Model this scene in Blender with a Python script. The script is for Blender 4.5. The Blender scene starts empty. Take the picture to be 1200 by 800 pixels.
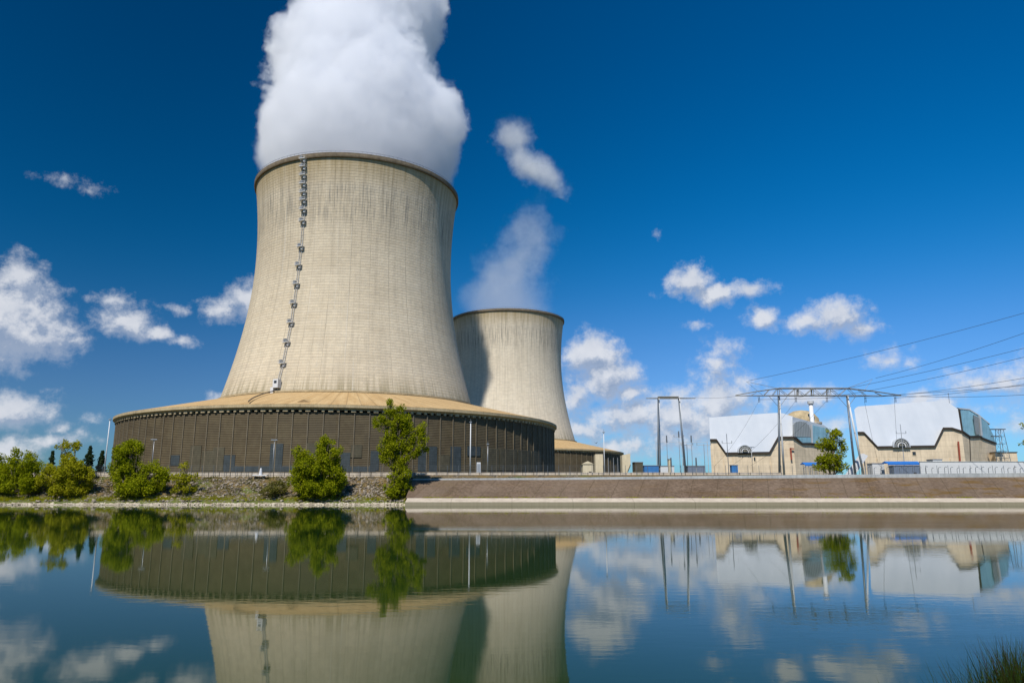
import bpy, bmesh, math, random
import numpy as np
from math import radians as RD, sin, cos, pi, sqrt, atan2

random.seed(7); rng = np.random.default_rng(7)
sc = bpy.context.scene
COL = sc.collection

# ------------------------------------------------------------------ camera
F, HOR, CAMZ = 844.0, 570.0, 6.0           # pixels of a 1200 px wide frame
PITCH = math.atan((HOR-400)/F)
cam = bpy.data.cameras.new('camera'); cam_o = bpy.data.objects.new('camera', cam); COL.objects.link(cam_o)
cam.sensor_width = 36; cam.lens = F/1200*36; cam.clip_end = 30000; cam.clip_start = 0.1
cam_o.location = (0, 0, CAMZ); cam_o.rotation_euler = (pi/2+PITCH, 0, 0)
sc.camera = cam_o

def ray(x, y):
    a, b = (x-600)/F, (400-y)/F
    return (a, cos(PITCH)-sin(PITCH)*b, sin(PITCH)+cos(PITCH)*b)
def at(x, y, Y):
    d = ray(x, y); k = Y/d[1]
    return (d[0]*k, Y, CAMZ+d[2]*k)

# ------------------------------------------------------------------ node helper
class NT:
    def __init__(s, tree): s.t = tree; s.n = tree.nodes; s.l = tree.links
    def new(s, ty, **kw):
        n = s.n.new(ty)
        for k, v in kw.items(): setattr(n, k, v)
        return n
    def put(s, sock, v):
        if isinstance(v, bpy.types.NodeSocket): s.l.new(v, sock)
        elif v is not None:
            try: sock.default_value = v
            except Exception:
                if isinstance(v, (int, float)): sock.default_value = (v,)*len(sock.default_value)
                elif len(v) == 3 and len(sock.default_value) == 4: sock.default_value = (*v, 1)
                else: raise
    def m(s, op, a, b=None, c=None, clamp=False):
        n = s.new('ShaderNodeMath', operation=op, use_clamp=clamp)
        s.put(n.inputs[0], a); s.put(n.inputs[1], b) if b is not None else None
        if c is not None: s.put(n.inputs[2], c)
        return n.outputs[0]
    def v(s, op, a, b=None, c=None):
        n = s.new('ShaderNodeVectorMath', operation=op)
        s.put(n.inputs[0], a)
        if b is not None: s.put(n.inputs[1], b)
        if c is not None: s.put(n.inputs[2], c)
        return n.outputs['Value'] if op in ('LENGTH', 'DOT_PRODUCT', 'DISTANCE') else n.outputs[0]
    def sep(s, a):
        n = s.new('ShaderNodeSeparateXYZ'); s.put(n.inputs[0], a); return n.outputs
    def comb(s, x, y, z):
        n = s.new('ShaderNodeCombineXYZ')
        for i, q in enumerate((x, y, z)): s.put(n.inputs[i], q)
        return n.outputs[0]
    def noise(s, vec, scale=5, detail=4, rough=.55, dist=0, ty=None, dim='3D'):
        n = s.new('ShaderNodeTexNoise', noise_dimensions=dim)
        if ty: n.noise_type = ty
        s.put(n.inputs['Vector'], vec); n.inputs['Scale'].default_value = scale
        n.inputs['Detail'].default_value = detail; n.inputs['Roughness'].default_value = rough
        n.inputs['Distortion'].default_value = dist
        return n.outputs[0], n.outputs[1]
    def mr(s, v, a, b, c=0., d=1., smooth=False, clamp=True):
        n = s.new('ShaderNodeMapRange', clamp=clamp)
        if smooth: n.interpolation_type = 'SMOOTHSTEP'
        s.put(n.inputs[0], v)
        for i, q in enumerate((a, b, c, d)): s.put(n.inputs[i+1], q)
        return n.outputs[0]
    def mix(s, f, a, b, bt='MIX'):
        n = s.new('ShaderNodeMix', data_type='RGBA', blend_type=bt)
        s.put(n.inputs[0], f); s.put(n.inputs[6], a); s.put(n.inputs[7], b)
        return n.outputs[2]
    def coord(s, which='Object'): return s.new('ShaderNodeTexCoord').outputs[which]
    def bump(s, h, strength=.3, dist=1.):
        n = s.new('ShaderNodeBump'); n.inputs['Strength'].default_value = strength
        n.inputs['Distance'].default_value = dist; s.put(n.inputs['Height'], h); return n.outputs[0]

def mat(name, color=(.5, .5, .5), rough=.8, metal=0, fn=None, spec=.3):
    m = bpy.data.materials.new(name); m.use_nodes = True
    t = NT(m.node_tree); b = t.n['Principled BSDF']
    b.inputs['Base Color'].default_value = (*color, 1); b.inputs['Roughness'].default_value = rough
    b.inputs['Metallic'].default_value = metal; b.inputs['Specular IOR Level'].default_value = spec
    if fn: fn(t, b)
    return m

def weathered(name, color, rough=.8, scale=.15, amt=.25, metal=0, grid=None):
    def fn(t, b):
        co = t.coord()
        n1, _ = t.noise(co, scale, 6, .65)
        st = t.v('MULTIPLY', co, (1, 1, .12)); n2, _ = t.noise(st, scale*6, 4, .6)
        f = t.m('ADD', t.mr(n1, .3, .7, 1-amt, 1+amt*.5), t.mr(n2, .35, .7, amt*.3, -amt*.6))
        c = t.mix(1, (*color, 1), f, 'MULTIPLY')
        if grid:
            x, y, z = t.sep(co)
            for q, per, w, dk in grid:
                s_ = (x, y, z)[q]
                fr = t.m('PINGPONG', s_, per/2)
                c = t.mix(t.mr(fr, 0, w, dk, 0), c, (color[0]*.35, color[1]*.35, color[2]*.35, 1))
        t.put(b.inputs['Base Color'], c)
        t.put(b.inputs['Normal'], t.bump(n2, .15, .2))
    return mat(name, color, rough, metal, fn)

# ------------------------------------------------------------------ mesh helper
class MB:
    def __init__(s): s.v = []; s.f = []
    def quadface(s, *ps):
        i = len(s.v); s.v += [tuple(p) for p in ps]; s.f.append(tuple(range(i, i+len(ps)))); return s
    def box(s, c, d, rz=0):
        cx, cy, cz = c; hx, hy, hz = d[0]/2, d[1]/2, d[2]/2; i = len(s.v)
        for z in (-hz, hz):
            for x, y in ((-hx, -hy), (hx, -hy), (hx, hy), (-hx, hy)):
                s.v.append((cx+x*cos(rz)-y*sin(rz), cy+x*sin(rz)+y*cos(rz), cz+z))
        for q in ((0, 3, 2, 1), (4, 5, 6, 7), (0, 1, 5, 4), (1, 2, 6, 5), (2, 3, 7, 6), (3, 0, 4, 7)):
            s.f.append(tuple(i+k for k in q))
        return s
    def bar(s, p, q, r0, r1=None, n=6):
        r1 = r0 if r1 is None else r1
        p = np.array(p, float); q = np.array(q, float); d = q-p; L = np.linalg.norm(d)
        if L < 1e-6: return s
        d /= L; u = np.cross(d, (0, 0, 1.)) if abs(d[2]) < .95 else np.cross(d, (1., 0, 0)); u /= np.linalg.norm(u); w = np.cross(d, u)
        i = len(s.v)
        for c, r in ((p, r0), (q, r1)):
            for k in range(n):
                a = 2*pi*k/n; s.v.append(tuple(c+r*(cos(a)*u+sin(a)*w)))
        for k in range(n): s.f.append((i+k, i+(k+1) % n, i+n+(k+1) % n, i+n+k))
        s.f.append(tuple(range(i+n-1, i-1, -1))); s.f.append(tuple(range(i+n, i+2*n)))
        return s
    def path(s, pts, r, n=5):
        for a, b in zip(pts[:-1], pts[1:]): s.bar(a, b, r, r, n)
        return s
    def lathe(s, prof, seg, c=(0, 0), a0=0, a1=2*pi, closed=False):
        full = abs(a1-a0-2*pi) < 1e-6; i = len(s.v); na = seg if full else seg+1; k = len(prof)
        for j in range(na):
            a = a0+(a1-a0)*j/seg
            for r, z in prof: s.v.append((c[0]+r*cos(a), c[1]+r*sin(a), z))
        for j in range(seg):
            j2 = (j+1) % na
            for q in range(k if closed else k-1):
                q2 = (q+1) % k
                s.f.append((i+j*k+q, i+j2*k+q, i+j2*k+q2, i+j*k+q2))
        if closed and not full:
            s.f.append(tuple(i+q for q in range(k))); s.f.append(tuple(i+seg*k+q for q in reversed(range(k))))
        return s
    def prism(s, front, back):
        i = len(s.v); n = len(front); s.v += [tuple(p) for p in front]+[tuple(p) for p in back]
        s.f.append(tuple(range(i, i+n))); s.f.append(tuple(range(i+2*n-1, i+n-1, -1)))
        for k in range(n): s.f.append((i+k, i+(k+1) % n, i+n+(k+1) % n, i+n+k))
        return s
    def build(s, name, m, parent=None, smooth=False, fix=True):
        me = bpy.data.meshes.new(name); me.from_pydata(s.v, [], s.f)
        if fix:
            bm = bmesh.new(); bm.from_mesh(me); bmesh.ops.recalc_face_normals(bm, faces=bm.faces[:]); bm.to_mesh(me); bm.free()
        if smooth: me.polygons.foreach_set('use_smooth', [True]*len(me.polygons))
        return link(name, me, m, parent)

def link(name, me, m, parent=None):
    if m: me.materials.append(m)
    o = bpy.data.objects.new(name, me); COL.objects.link(o)
    if parent: o.parent = parent
    return o
def tag(o, label=None, cat=None, group=None, kind=None):
    for k, v_ in (('label', label), ('category', cat), ('group', group), ('kind', kind)):
        if v_: o[k] = v_
    return o
def empty(name, loc, label, cat, group=None, rz=0):
    o = bpy.data.objects.new(name, None); COL.objects.link(o); o.location = loc; o.rotation_euler = (0, 0, rz)
    o.empty_display_size = .5
    return tag(o, label, cat, group)
def copy_part(src, parent, loc=None, rz=None):
    c = src.copy(); COL.objects.link(c); c.parent = parent
    if loc is not None: c.location = loc
    if rz is not None: c.rotation_euler = (0, 0, rz)
    return c

# ------------------------------------------------------------------ light, sky
SUN_EL, PSI = 52.0, 20.0        # shadows fall towards (sin PSI, cos PSI)
sd = bpy.data.lights.new('sun', 'SUN'); sd.energy = 4.2; sd.angle = RD(.53); sd.color = (1, .955, .88)
so = bpy.data.objects.new('sun', sd); COL.objects.link(so)
so.rotation_euler = (RD(90-SUN_EL), 0, -RD(PSI)); so.location = (-60, -150, 300)

w = bpy.data.worlds.new('World'); sc.world = w; w.use_nodes = True
t = NT(w.node_tree); bg = t.n['Background']; bg.inputs['Strength'].default_value = 0.081
sky = t.new('ShaderNodeTexSky', sky_type='NISHITA', sun_disc=False)
sky.sun_elevation = RD(SUN_EL); sky.sun_rotation = RD(180+PSI); sky.altitude = 100; sky.air_density = 1.0; sky.dust_density = .25; sky.ozone_density = 2.0
SKYCOL = sky.outputs[0]
gm = t.new('ShaderNodeGamma'); t.put(gm.inputs[0], t.v('SCALE', SKYCOL)); SKYMUL = gm
t.n.remove(gm.inputs[0].links[0].from_node)
scl = t.new('ShaderNodeVectorMath', operation='SCALE'); t.l.new(SKYCOL, scl.inputs[0]); scl.inputs['Scale'].default_value = .12
t.l.new(scl.outputs[0], gm.inputs[0]); gm.inputs[1].default_value = 1.5
col = t.mix(1, gm.outputs[0], (6.6, 8.0, 8.6, 1), 'MULTIPLY')
sr, sg, sb = t.sep(col)       # polarising filter: deeper, purer blue
dx_, dy_, dz_ = t.sep(t.coord('Generated'))
pol = t.mr(t.m('ARCTAN2', dx_, dy_), -.6, .6, .62, 1.2, True)
sr = t.m('SMOOTH_MAX', t.m('MULTIPLY_ADD', sr, 1.6, -1.15), 0.0, .8)
sr = t.m('MULTIPLY', t.m('DIVIDE', sr, t.m('MULTIPLY_ADD', sr, .30, 1)), pol)
sg = t.m('MULTIPLY', t.m('DIVIDE', t.m('MULTIPLY', sg, 1.13), t.m('MULTIPLY_ADD', sg, .085, 1)), pol)
sb = t.m('MULTIPLY', t.m('DIVIDE', t.m('MULTIPLY', sb, 1.45), t.m('MULTIPLY_ADD', sb, .048, 1)), pol)
col = t.comb(sr, sg, sb)

# cumulus: a direction-space density field (azimuth / elevation), soft lobes broken up by fractal noise
d = t.coord('Generated'); X, Yc, Z = t.sep(d)
az = t.m('ARCTAN2', X, Yc); el = t.m('ARCSINE', Z)
P0 = t.comb(az, el, 0)
CL = [  # px, py, rx, ry, weight
 (24,322,18,22,.95),(0,376,56,38,1.1),(44,394,38,20,.95),(84,402,16,8,.7),
 (138,350,20,10,.75),(148,377,26,15,.9),(182,388,22,9,.8),(212,398,17,7,.7),(104,350,9,6,.4),
 (212,364,13,8,.55),(262,364,24,14,.8),(290,356,24,20,.9),
 (72,213,20,7,.42),(104,221,20,8,.46),
 (8,480,34,16,.95),(50,461,16,5,.4),(68,503,12,8,.65),(50,519,38,8,.7),(5,528,36,12,.8),(112,492,22,6,.35),(250,468,14,7,.5),(95,512,30,10,.4),
 (696,415,32,24,1.1),(712,440,34,26,1.05),(738,462,22,12,.9),(676,462,22,24,.85),
 (735,490,64,20,.9),(690,502,48,18,.8),(795,486,50,28,.95),(790,515,60,18,.8),(720,526,64,15,.8),(845,468,38,32,.95),(845,500,54,34,.85),(885,500,64,34,.7),
 (808,330,26,17,.95),(838,344,30,12,.9),(880,338,26,11,.75),(892,374,20,14,.8),(818,380,22,7,.45),(848,408,22,16,.7),(842,425,26,14,.65),(770,345,20,8,.3),
 (948,380,24,13,.85),(980,370,30,21,1),(1006,384,24,12,.65),(1040,421,28,11,.65),(1066,424,20,9,.45),
 (1078,468,20,12,1.0),(1106,470,14,9,.8),(1140,448,36,18,.75),(1175,452,40,16,.65),(1205,438,36,18,.6),(1170,480,50,16,.4),(940,462,40,14,.75),(960,500,60,22,.5),(1195,500,30,14,.5),
 (768,272,7,9,.35),(770,460,30,10,.3),(650,470,30,18,.5),
]
def pix_azel(x, y):
    dx, dy, dz = ray(x, y); L = sqrt(dx*dx+dy*dy+dz*dz); return atan2(dx, dy), math.asin(dz/L)
def make_field():
    g = bpy.data.node_groups.new('cloud_lobes', 'ShaderNodeTree')
    g.interface.new_socket('P', in_out='INPUT', socket_type='NodeSocketVector')
    g.interface.new_socket('Density', in_out='OUTPUT', socket_type='NodeSocketFloat')
    q = NT(g); gi = q.new('NodeGroupInput'); go = q.new('NodeGroupOutput')
    acc = None
    for (x, y, rx, ry, wt) in CL:
        a0, e0 = pix_azel(x, y); sx = F/rx*1.0/cos(e0)**0; sy = F/ry
        L = q.v('LENGTH', q.v('MULTIPLY_ADD', gi.outputs[0], (sx, sy, 0), (-a0*sx, -e0*sy, 0)))
        f = q.m('MULTIPLY_ADD', L, -wt*.62, wt)
        acc = f if acc is None else q.m('SMOOTH_MAX', acc, f, .18)
    q.l.new(acc, go.inputs[0]); return g
G = make_field()
n1, nc = t.noise(t.v('MULTIPLY', P0, (1, 1.25, 1)), 16, 2, .5)
wc = t.v('SCALE', t.v('SUBTRACT', nc, (.5, .5, .5))); wc.node.inputs['Scale'].default_value = .028
n2, nc2 = t.noise(P0, 60, 3, .55)
wc2 = t.v('SCALE', t.v('SUBTRACT', nc2, (.5, .5, .5))); wc2.node.inputs['Scale'].default_value = .012
PW = t.v('ADD', t.v('ADD', P0, wc), wc2)
def field(P):
    n = t.new('ShaderNodeGroup'); n.node_tree = G; t.l.new(P, n.inputs[0]); return n.outputs[0]
def full(off, det=9):
    P = t.v('ADD', PW, off)
    base = field(P)
    na, _ = t.noise(t.v('ADD', P0, off), 42, det, .67)
    nb, _ = t.noise(t.v('ADD', P0, off), 13, 2, .5)
    return t.m('ADD', base, t.m('ADD', t.m('MULTIPLY_ADD', na, 1.15, -.575), t.m('MULTIPLY_ADD', nb, .5, -.25))), na
Da, na = full((0, 0, 0)); Db, _ = full((-.006, .016, 0), 6)
alpha = t.mr(Da, .12, .78, 0, 1, True)
shade = t.mr(t.m('SUBTRACT', Db, Da), -.34, .34, 1, 0, True)     # denser air above it = less light
thick = t.mr(Da, .3, 1.1, 0, 1)
mot, _ = t.noise(P0, 26, 6, .6)
lit = t.m('MULTIPLY', t.m('MAXIMUM', shade, t.mr(Da, .8, .3, 0, .5)), t.mr(mot, .3, .7, .72, 1.08))
ccol = t.mix(lit, (2.9, 3.7, 5.2, 1), (7.5, 7.7, 8.2, 1))
def bgn(c):
    n = t.new('ShaderNodeBackground'); n.inputs['Strength'].default_value = 0.081; t.put(n.inputs['Color'], c); return n.outputs[0]
def mixs(f, a, b):
    n = t.new('ShaderNodeMixShader'); t.put(n.inputs[0], f); t.l.new(a, n.inputs[1]); t.l.new(b, n.inputs[2]); return n.outputs[0]
inner = mixs(t.m('MULTIPLY', alpha, .92), bgn(col), bgn(ccol))
belt = t.m('MULTIPLY', t.m('LESS_THAN', t.m('ABSOLUTE', t.m('SUBTRACT', t.sep(t.coord('Generated'))[2], .24)), .26), t.m('GREATER_THAN', t.sep(t.coord('Generated'))[1], .3))   # where the clouds are
t.l.new(mixs(belt, bgn(col), inner), t.n['World Output'].inputs['Surface']); t.n.remove(bg)
w.cycles.sampling_method = 'MANUAL'; w.cycles.sample_map_resolution = 512

# ------------------------------------------------------------------ materials
def shell_mat(name, warm, seed):
    def fn(t, b):
        co = t.coord(); x, y, z = t.sep(co)
        a = t.m('ARCTAN2', x, t.m('MULTIPLY', y, -1))             # 0 at the side that faces the water
        U = t.m('MULTIPLY', a, 57.0)                              # metres along the wall
        UV = t.comb(U, z, seed)
        big, _ = t.noise(UV, .035, 5, .6)
        st, _ = t.noise(t.comb(t.m('MULTIPLY', U, .55), t.m('MULTIPLY', z, .018), seed), 1, 5, .7)
        st2, _ = t.noise(t.comb(t.m('MULTIPLY', U, 1.6), t.m('MULTIPLY', z, .05), seed+3), 1, 3, .6)
        fine, _ = t.noise(UV, .9, 5, .65)
        # lifts and panels
        row = t.m('FLOOR', t.m('DIVIDE', z, 1.5)); colm = t.m('FLOOR', t.m('DIVIDE', U, 2.49))
        wn = t.new('ShaderNodeTexWhiteNoise', noise_dimensions='2D'); t.put(wn.inputs['Vector'], t.comb(colm, row, 0))
        wr = t.new('ShaderNodeTexWhiteNoise', noise_dimensions='1D'); t.put(wr.inputs['W'], row)
        hl = t.mr(t.m('PINGPONG', z, .75), 0, .16, 1, 0)
        vl = t.mr(t.m('PINGPONG', U, 4.97/2), 0, .16, 1, 0)
        vb = t.m('MULTIPLY', t.mr(t.m('PINGPONG', U, 4.97*1), 0, .2, 1, 0), t.mr(t.noise(t.comb(t.m('MULTIPLY', U, .13), t.m('MULTIPLY', z, .02), 3), 1, 3, .6)[0], .35, .65, .15, 1))
        wgl, _ = t.noise(t.comb(t.m('MULTIPLY', U, .2), t.m('MULTIPLY', z, .06), 9), 1, 4, .7)
        topm = t.mr(z, 120, 172, .15, 1, True)
        band = t.m('MULTIPLY', t.mr(z, 138, 150, 0, 1, True), t.mr(z, 160, 168, 1, 0, True))
        botm = t.mr(z, 50, 63, 1, 0, True)
        base = t.mix(t.mr(big, .35, .68), warm[0], warm[1])
        base = t.mix(t.m('MULTIPLY', t.mr(fine, .35, .7), .6), base, warm[2])
        base = t.mix(t.m('MULTIPLY', wn.outputs[0], .2), base, (.28, .25, .20, 1))
        base = t.mix(t.m('MULTIPLY', wr.outputs[0], .22), base, (.62, .55, .43, 1))
        dark = t.m('MULTIPLY', t.mr(st, .48, .68), t.m('MULTIPLY_ADD', topm, .50, .16))
        base = t.mix(dark, base, (.20, .175, .135, 1))
        dk2 = t.m('MULTIPLY', t.mr(st2, .5, .68), t.m('MULTIPLY', band, .8))
        base = t.mix(dk2, base, (.17, .165, .15, 1))
        yel = t.m('MULTIPLY', t.mr(z, 164, 178, 0, 1), t.mr(st, .3, .6, .5, .9))
        base = t.mix(yel, base, (.36, .27, .13, 1))
        bt = t.m('MULTIPLY', botm, t.mr(st, .42, .6, .15, .8))
        base = t.mix(bt, base, (.24, .20, .11, 1))
        # pale runs
        pr, _ = t.noise(t.comb(t.m('MULTIPLY', U, .8), t.m('MULTIPLY', z, .012), seed+11), 1, 3, .6)
        base = t.mix(t.m('MULTIPLY', t.mr(pr, .62, .72), .35), base, (.62, .58, .50, 1))
        ln = t.m('MAXIMUM', t.m('MULTIPLY', hl, t.mr(wgl, .3, .65, .12, .36)), t.m('MAXIMUM', t.m('MULTIPLY', vl, t.mr(wgl, .35, .7, .12, .4)), t.m('MULTIPLY', vb, t.mr(wgl, .3, .7, .3, .7))))
        base = t.mix(ln, base, (.14, .12, .09, 1))
        t.put(b.inputs['Base Color'], base)
        h = t.m('ADD', t.m('MULTIPLY', t.m('MAXIMUM', hl, vb), -1), fine)
        t.put(b.inputs['Normal'], t.bump(h, .5, .25))
    return mat(name, rough=.9, fn=fn, spec=.2)
M_shell = shell_mat('tower_concrete', ((.555, .465, .33, 1), (.70, .60, .44, 1), (.47, .40, .295, 1)), 1.7)
M_shell2 = shell_mat('far_tower_concrete', ((.66, .57, .43, 1), (.76, .67, .52, 1), (.59, .51, .395, 1)), 8.3)
M_rim = weathered('rim_concrete', (.19, .15, .10), .9, .5, .4)
M_inner = weathered('inner_concrete', (.2, .18, .15), .9)
def roof_fn(t, b):
    co = t.coord(); x, y, z = t.sep(co); a = t.m('ARCTAN2', x, t.m('MULTIPLY', y, -1)); U = t.m('MULTIPLY', a, 180/pi)
    ln = t.mr(t.m('PINGPONG', U, 1.5), 0, .13, 1, 0)
    n, _ = t.noise(t.comb(t.m('MULTIPLY', U, 1), t.m('MULTIPLY', z, .2), 0), .7, 5, .6)
    n2, _ = t.noise(co, .4, 5, .6)
    c = t.mix(t.mr(n, .35, .65), (.43, .28, .125, 1), (.53, .375, .19, 1)); c = t.mix(t.mr(n2, .4, .75, 0, .4), c, (.24, .17, .09, 1))
    c = t.mix(t.m('MULTIPLY', ln, .6), c, (.12, .09, .06, 1)); t.put(b.inputs['Base Color'], c)
M_skirt = mat('skirt_roof_concrete', rough=.9, fn=roof_fn, spec=.15)
M_fascia = weathered('fascia_concrete', (.44, .35, .21), .9, .25, .3)
def louvre_fn(t, b):
    co = t.coord(); x, y, z = t.sep(co); a = t.m('ARCTAN2', x, t.m('MULTIPLY', y, -1)); U = t.m('MULTIPLY', a, 118)
    sl = t.mr(t.m('PINGPONG', z, .36), .05, .3, 0, 1)
    n, _ = t.noise(t.comb(t.m('MULTIPLY', U, .35), t.m('MULTIPLY', z, .35), 0), 1, 5, .65)
    bay = t.m('FLOOR', t.m('DIVIDE', t.m('ADD', U, 2.97), 5.94)); rw = t.m('FLOOR', t.m('DIVIDE', z, 4.6))
    wn = t.new('ShaderNodeTexWhiteNoise', noise_dimensions='2D'); t.put(wn.inputs['Vector'], t.comb(bay, rw, 0))
    wb = t.new('ShaderNodeTexWhiteNoise', noise_dimensions='1D'); t.put(wb.inputs['W'], bay)
    c = t.mix(t.mr(n, .3, .7), (.088, .064, .032, 1), (.135, .104, .056, 1))
    c = t.mix(t.m('MULTIPLY', wn.outputs[0], .4), c, (.05, .036, .022, 1))
    c = t.mix(t.m('MULTIPLY', wb.outputs[0], .3), c, (.12, .10, .062, 1))
    c = t.mix(t.m('MULTIPLY', t.m('SUBTRACT', 1, sl), .26), c, (.02, .015, .01, 1))
    t.put(b.inputs['Base Color'], c); t.put(b.inputs['Normal'], t.bump(sl, .45, .2))
M_louvre = mat('louvre_screen', rough=.75, fn=louvre_fn)
M_post = weathered('screen_post', (.165, .135, .09), .7, .5, .3)
M_near_black = mat('near_black', (.012, .011, .01), .9)  # bird colour, also the shade painted into the eave gap
M_blue = weathered('blue_grey_panel', (.05, .062, .066), .6, .4, .3, grid=[(2, 1.1, .2, .4)])
M_olive = weathered('olive_panel', (.095, .083, .052), .7, .4, .3, grid=[(2, .9, .25, .5)])
M_steel = mat('galvanised_steel', (.42, .43, .44), .45, .6)
M_white = weathered('white_painted_metal', (.62, .63, .64), .5, .1, .05)
M_dsteel = mat('dark_steel', (.15, .17, .19), .5, .5)
M_pale_steel = mat('pale_steel', (.50, .50, .50), .6, .2)
M_cream = weathered('cream_cladding', (.62, .54, .38), .8, .2, .15)
M_hall_wall = weathered('hall_concrete', (.70, .575, .41), .85, .12, .22, grid=[(2, 3.2, .18, .35), (0, 7.5, .18, .3)])
def sheet_fn(t, b):
    co = t.coord(); x, y, z = t.sep(co)
    n, _ = t.noise(t.v('MULTIPLY', co, (1, 1, .2)), .12, 5, .6)
    ln = t.m('MAXIMUM', t.mr(t.m('PINGPONG', x, .55), 0, .12, .10, 0), t.mr(t.m('PINGPONG', z, 4.0), 0, .14, .14, 0))
    c = t.mix(t.mr(n, .35, .7), (.44, .475, .52, 1), (.50, .53, .57, 1)); c = t.mix(ln, c, (.3, .32, .36, 1))
    t.put(b.inputs['Base Color'], c)
M_sheet = mat('white_roof_sheeting', rough=.45, fn=sheet_fn)
M_teal = weathered('teal_cladding', (.27, .50, .62), .35, .1, .25, grid=[(0, 1.4, .12, .3), (2, 2.6, .12, .25)])
M_grey_louvre = weathered('grey_louvre', (.36, .39, .40), .6, .2, .1, grid=[(0, 1.3, .45, .75)])
M_window = mat('dark_glass', (.03, .035, .04), .15, fn=None, spec=.5)
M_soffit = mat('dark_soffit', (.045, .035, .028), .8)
M_red = mat('red_brown_pipe', (.30, .07, .04), .6)
M_canopy = mat('blue_canopy', (.03, .16, .50), .5)
M_bluebox = weathered('blue_painted_steel', (.04, .18, .45), .5)
M_greyblue = weathered('grey_blue_container', (.16, .20, .27), .6, .3, .15, grid=[(0, .8, .12, .4)])
M_wallc = weathered('pale_parapet_concrete', (.58, .50, .40), .9, .3, .25)
M_kerbc = weathered('grey_kerb_concrete', (.40, .42, .42), .9, .25, .25)
LEDGE_Z = at(900, 588.0, 241.5)[2]
def ledge_fn(t, b):
    co = t.coord(); x, y, z = t.sep(co); n, _ = t.noise(co, .4, 5, .65); n2, _ = t.noise(t.v('MULTIPLY', co, (1, 1, .1)), 1.2, 4, .6)
    dry = t.mix(t.mr(n, .35, .65), (.40, .34, .27, 1), (.52, .45, .36, 1)); front_tone = t.mix(n2, (.23, .20, .13, 1), (.33, .29, .20, 1))
    c = t.mix(t.mr(t.m('MULTIPLY_ADD', n2, .12, z), LEDGE_Z-.02, LEDGE_Z+.12), front_tone, dry)  # front face below the top edge is darker than the ledge top
    j = t.mr(t.m('PINGPONG', x, 10), 0, .12, .6, 0); t.put(b.inputs['Base Color'], t.mix(j, c, (.1, .08, .05, 1)))
M_ledge = mat('ledge_concrete', rough=.9, fn=ledge_fn, spec=.15)
M_ins = mat('insulator_glass', (.05, .07, .08), .3)
M_truss = weathered('weathered_truss_steel', (.23, .225, .20), .6, .8, .3, .2)
M_cable = mat('cable', (.05, .055, .06), .6)
M_pipe = mat('dark_pipe', (.10, .08, .06), .7)

# ------------------------------------------------------------------ cooling towers
TOP, BASE = 180.0, 50.5
RT, ZT, BL, BU = 56.9, 136.7, 115.6, 127.8
RING_R, RING_Z, SITE = 118.9, 39.6, 9.8
def R_at(z): return RT*sqrt(1+((z-ZT)/(BL if z < ZT else BU))**2)
def hit_cyl(px, py, c, R):
    d = ray(px, py); A = d[0]**2+d[1]**2; B = -2*(d[0]*c[0]+d[1]*c[1]); Cq = c[0]**2+c[1]**2-R*R
    disc = max(B*B-4*A*Cq, 0); k = (-B-sqrt(disc))/(2*A)
    return d[0]*k, d[1]*k, CAMZ+d[2]*k
T1 = (428*sin(RD(-12.71)), 428*cos(RD(-12.71))); T2 = (-4.5, 760.0)

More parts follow.
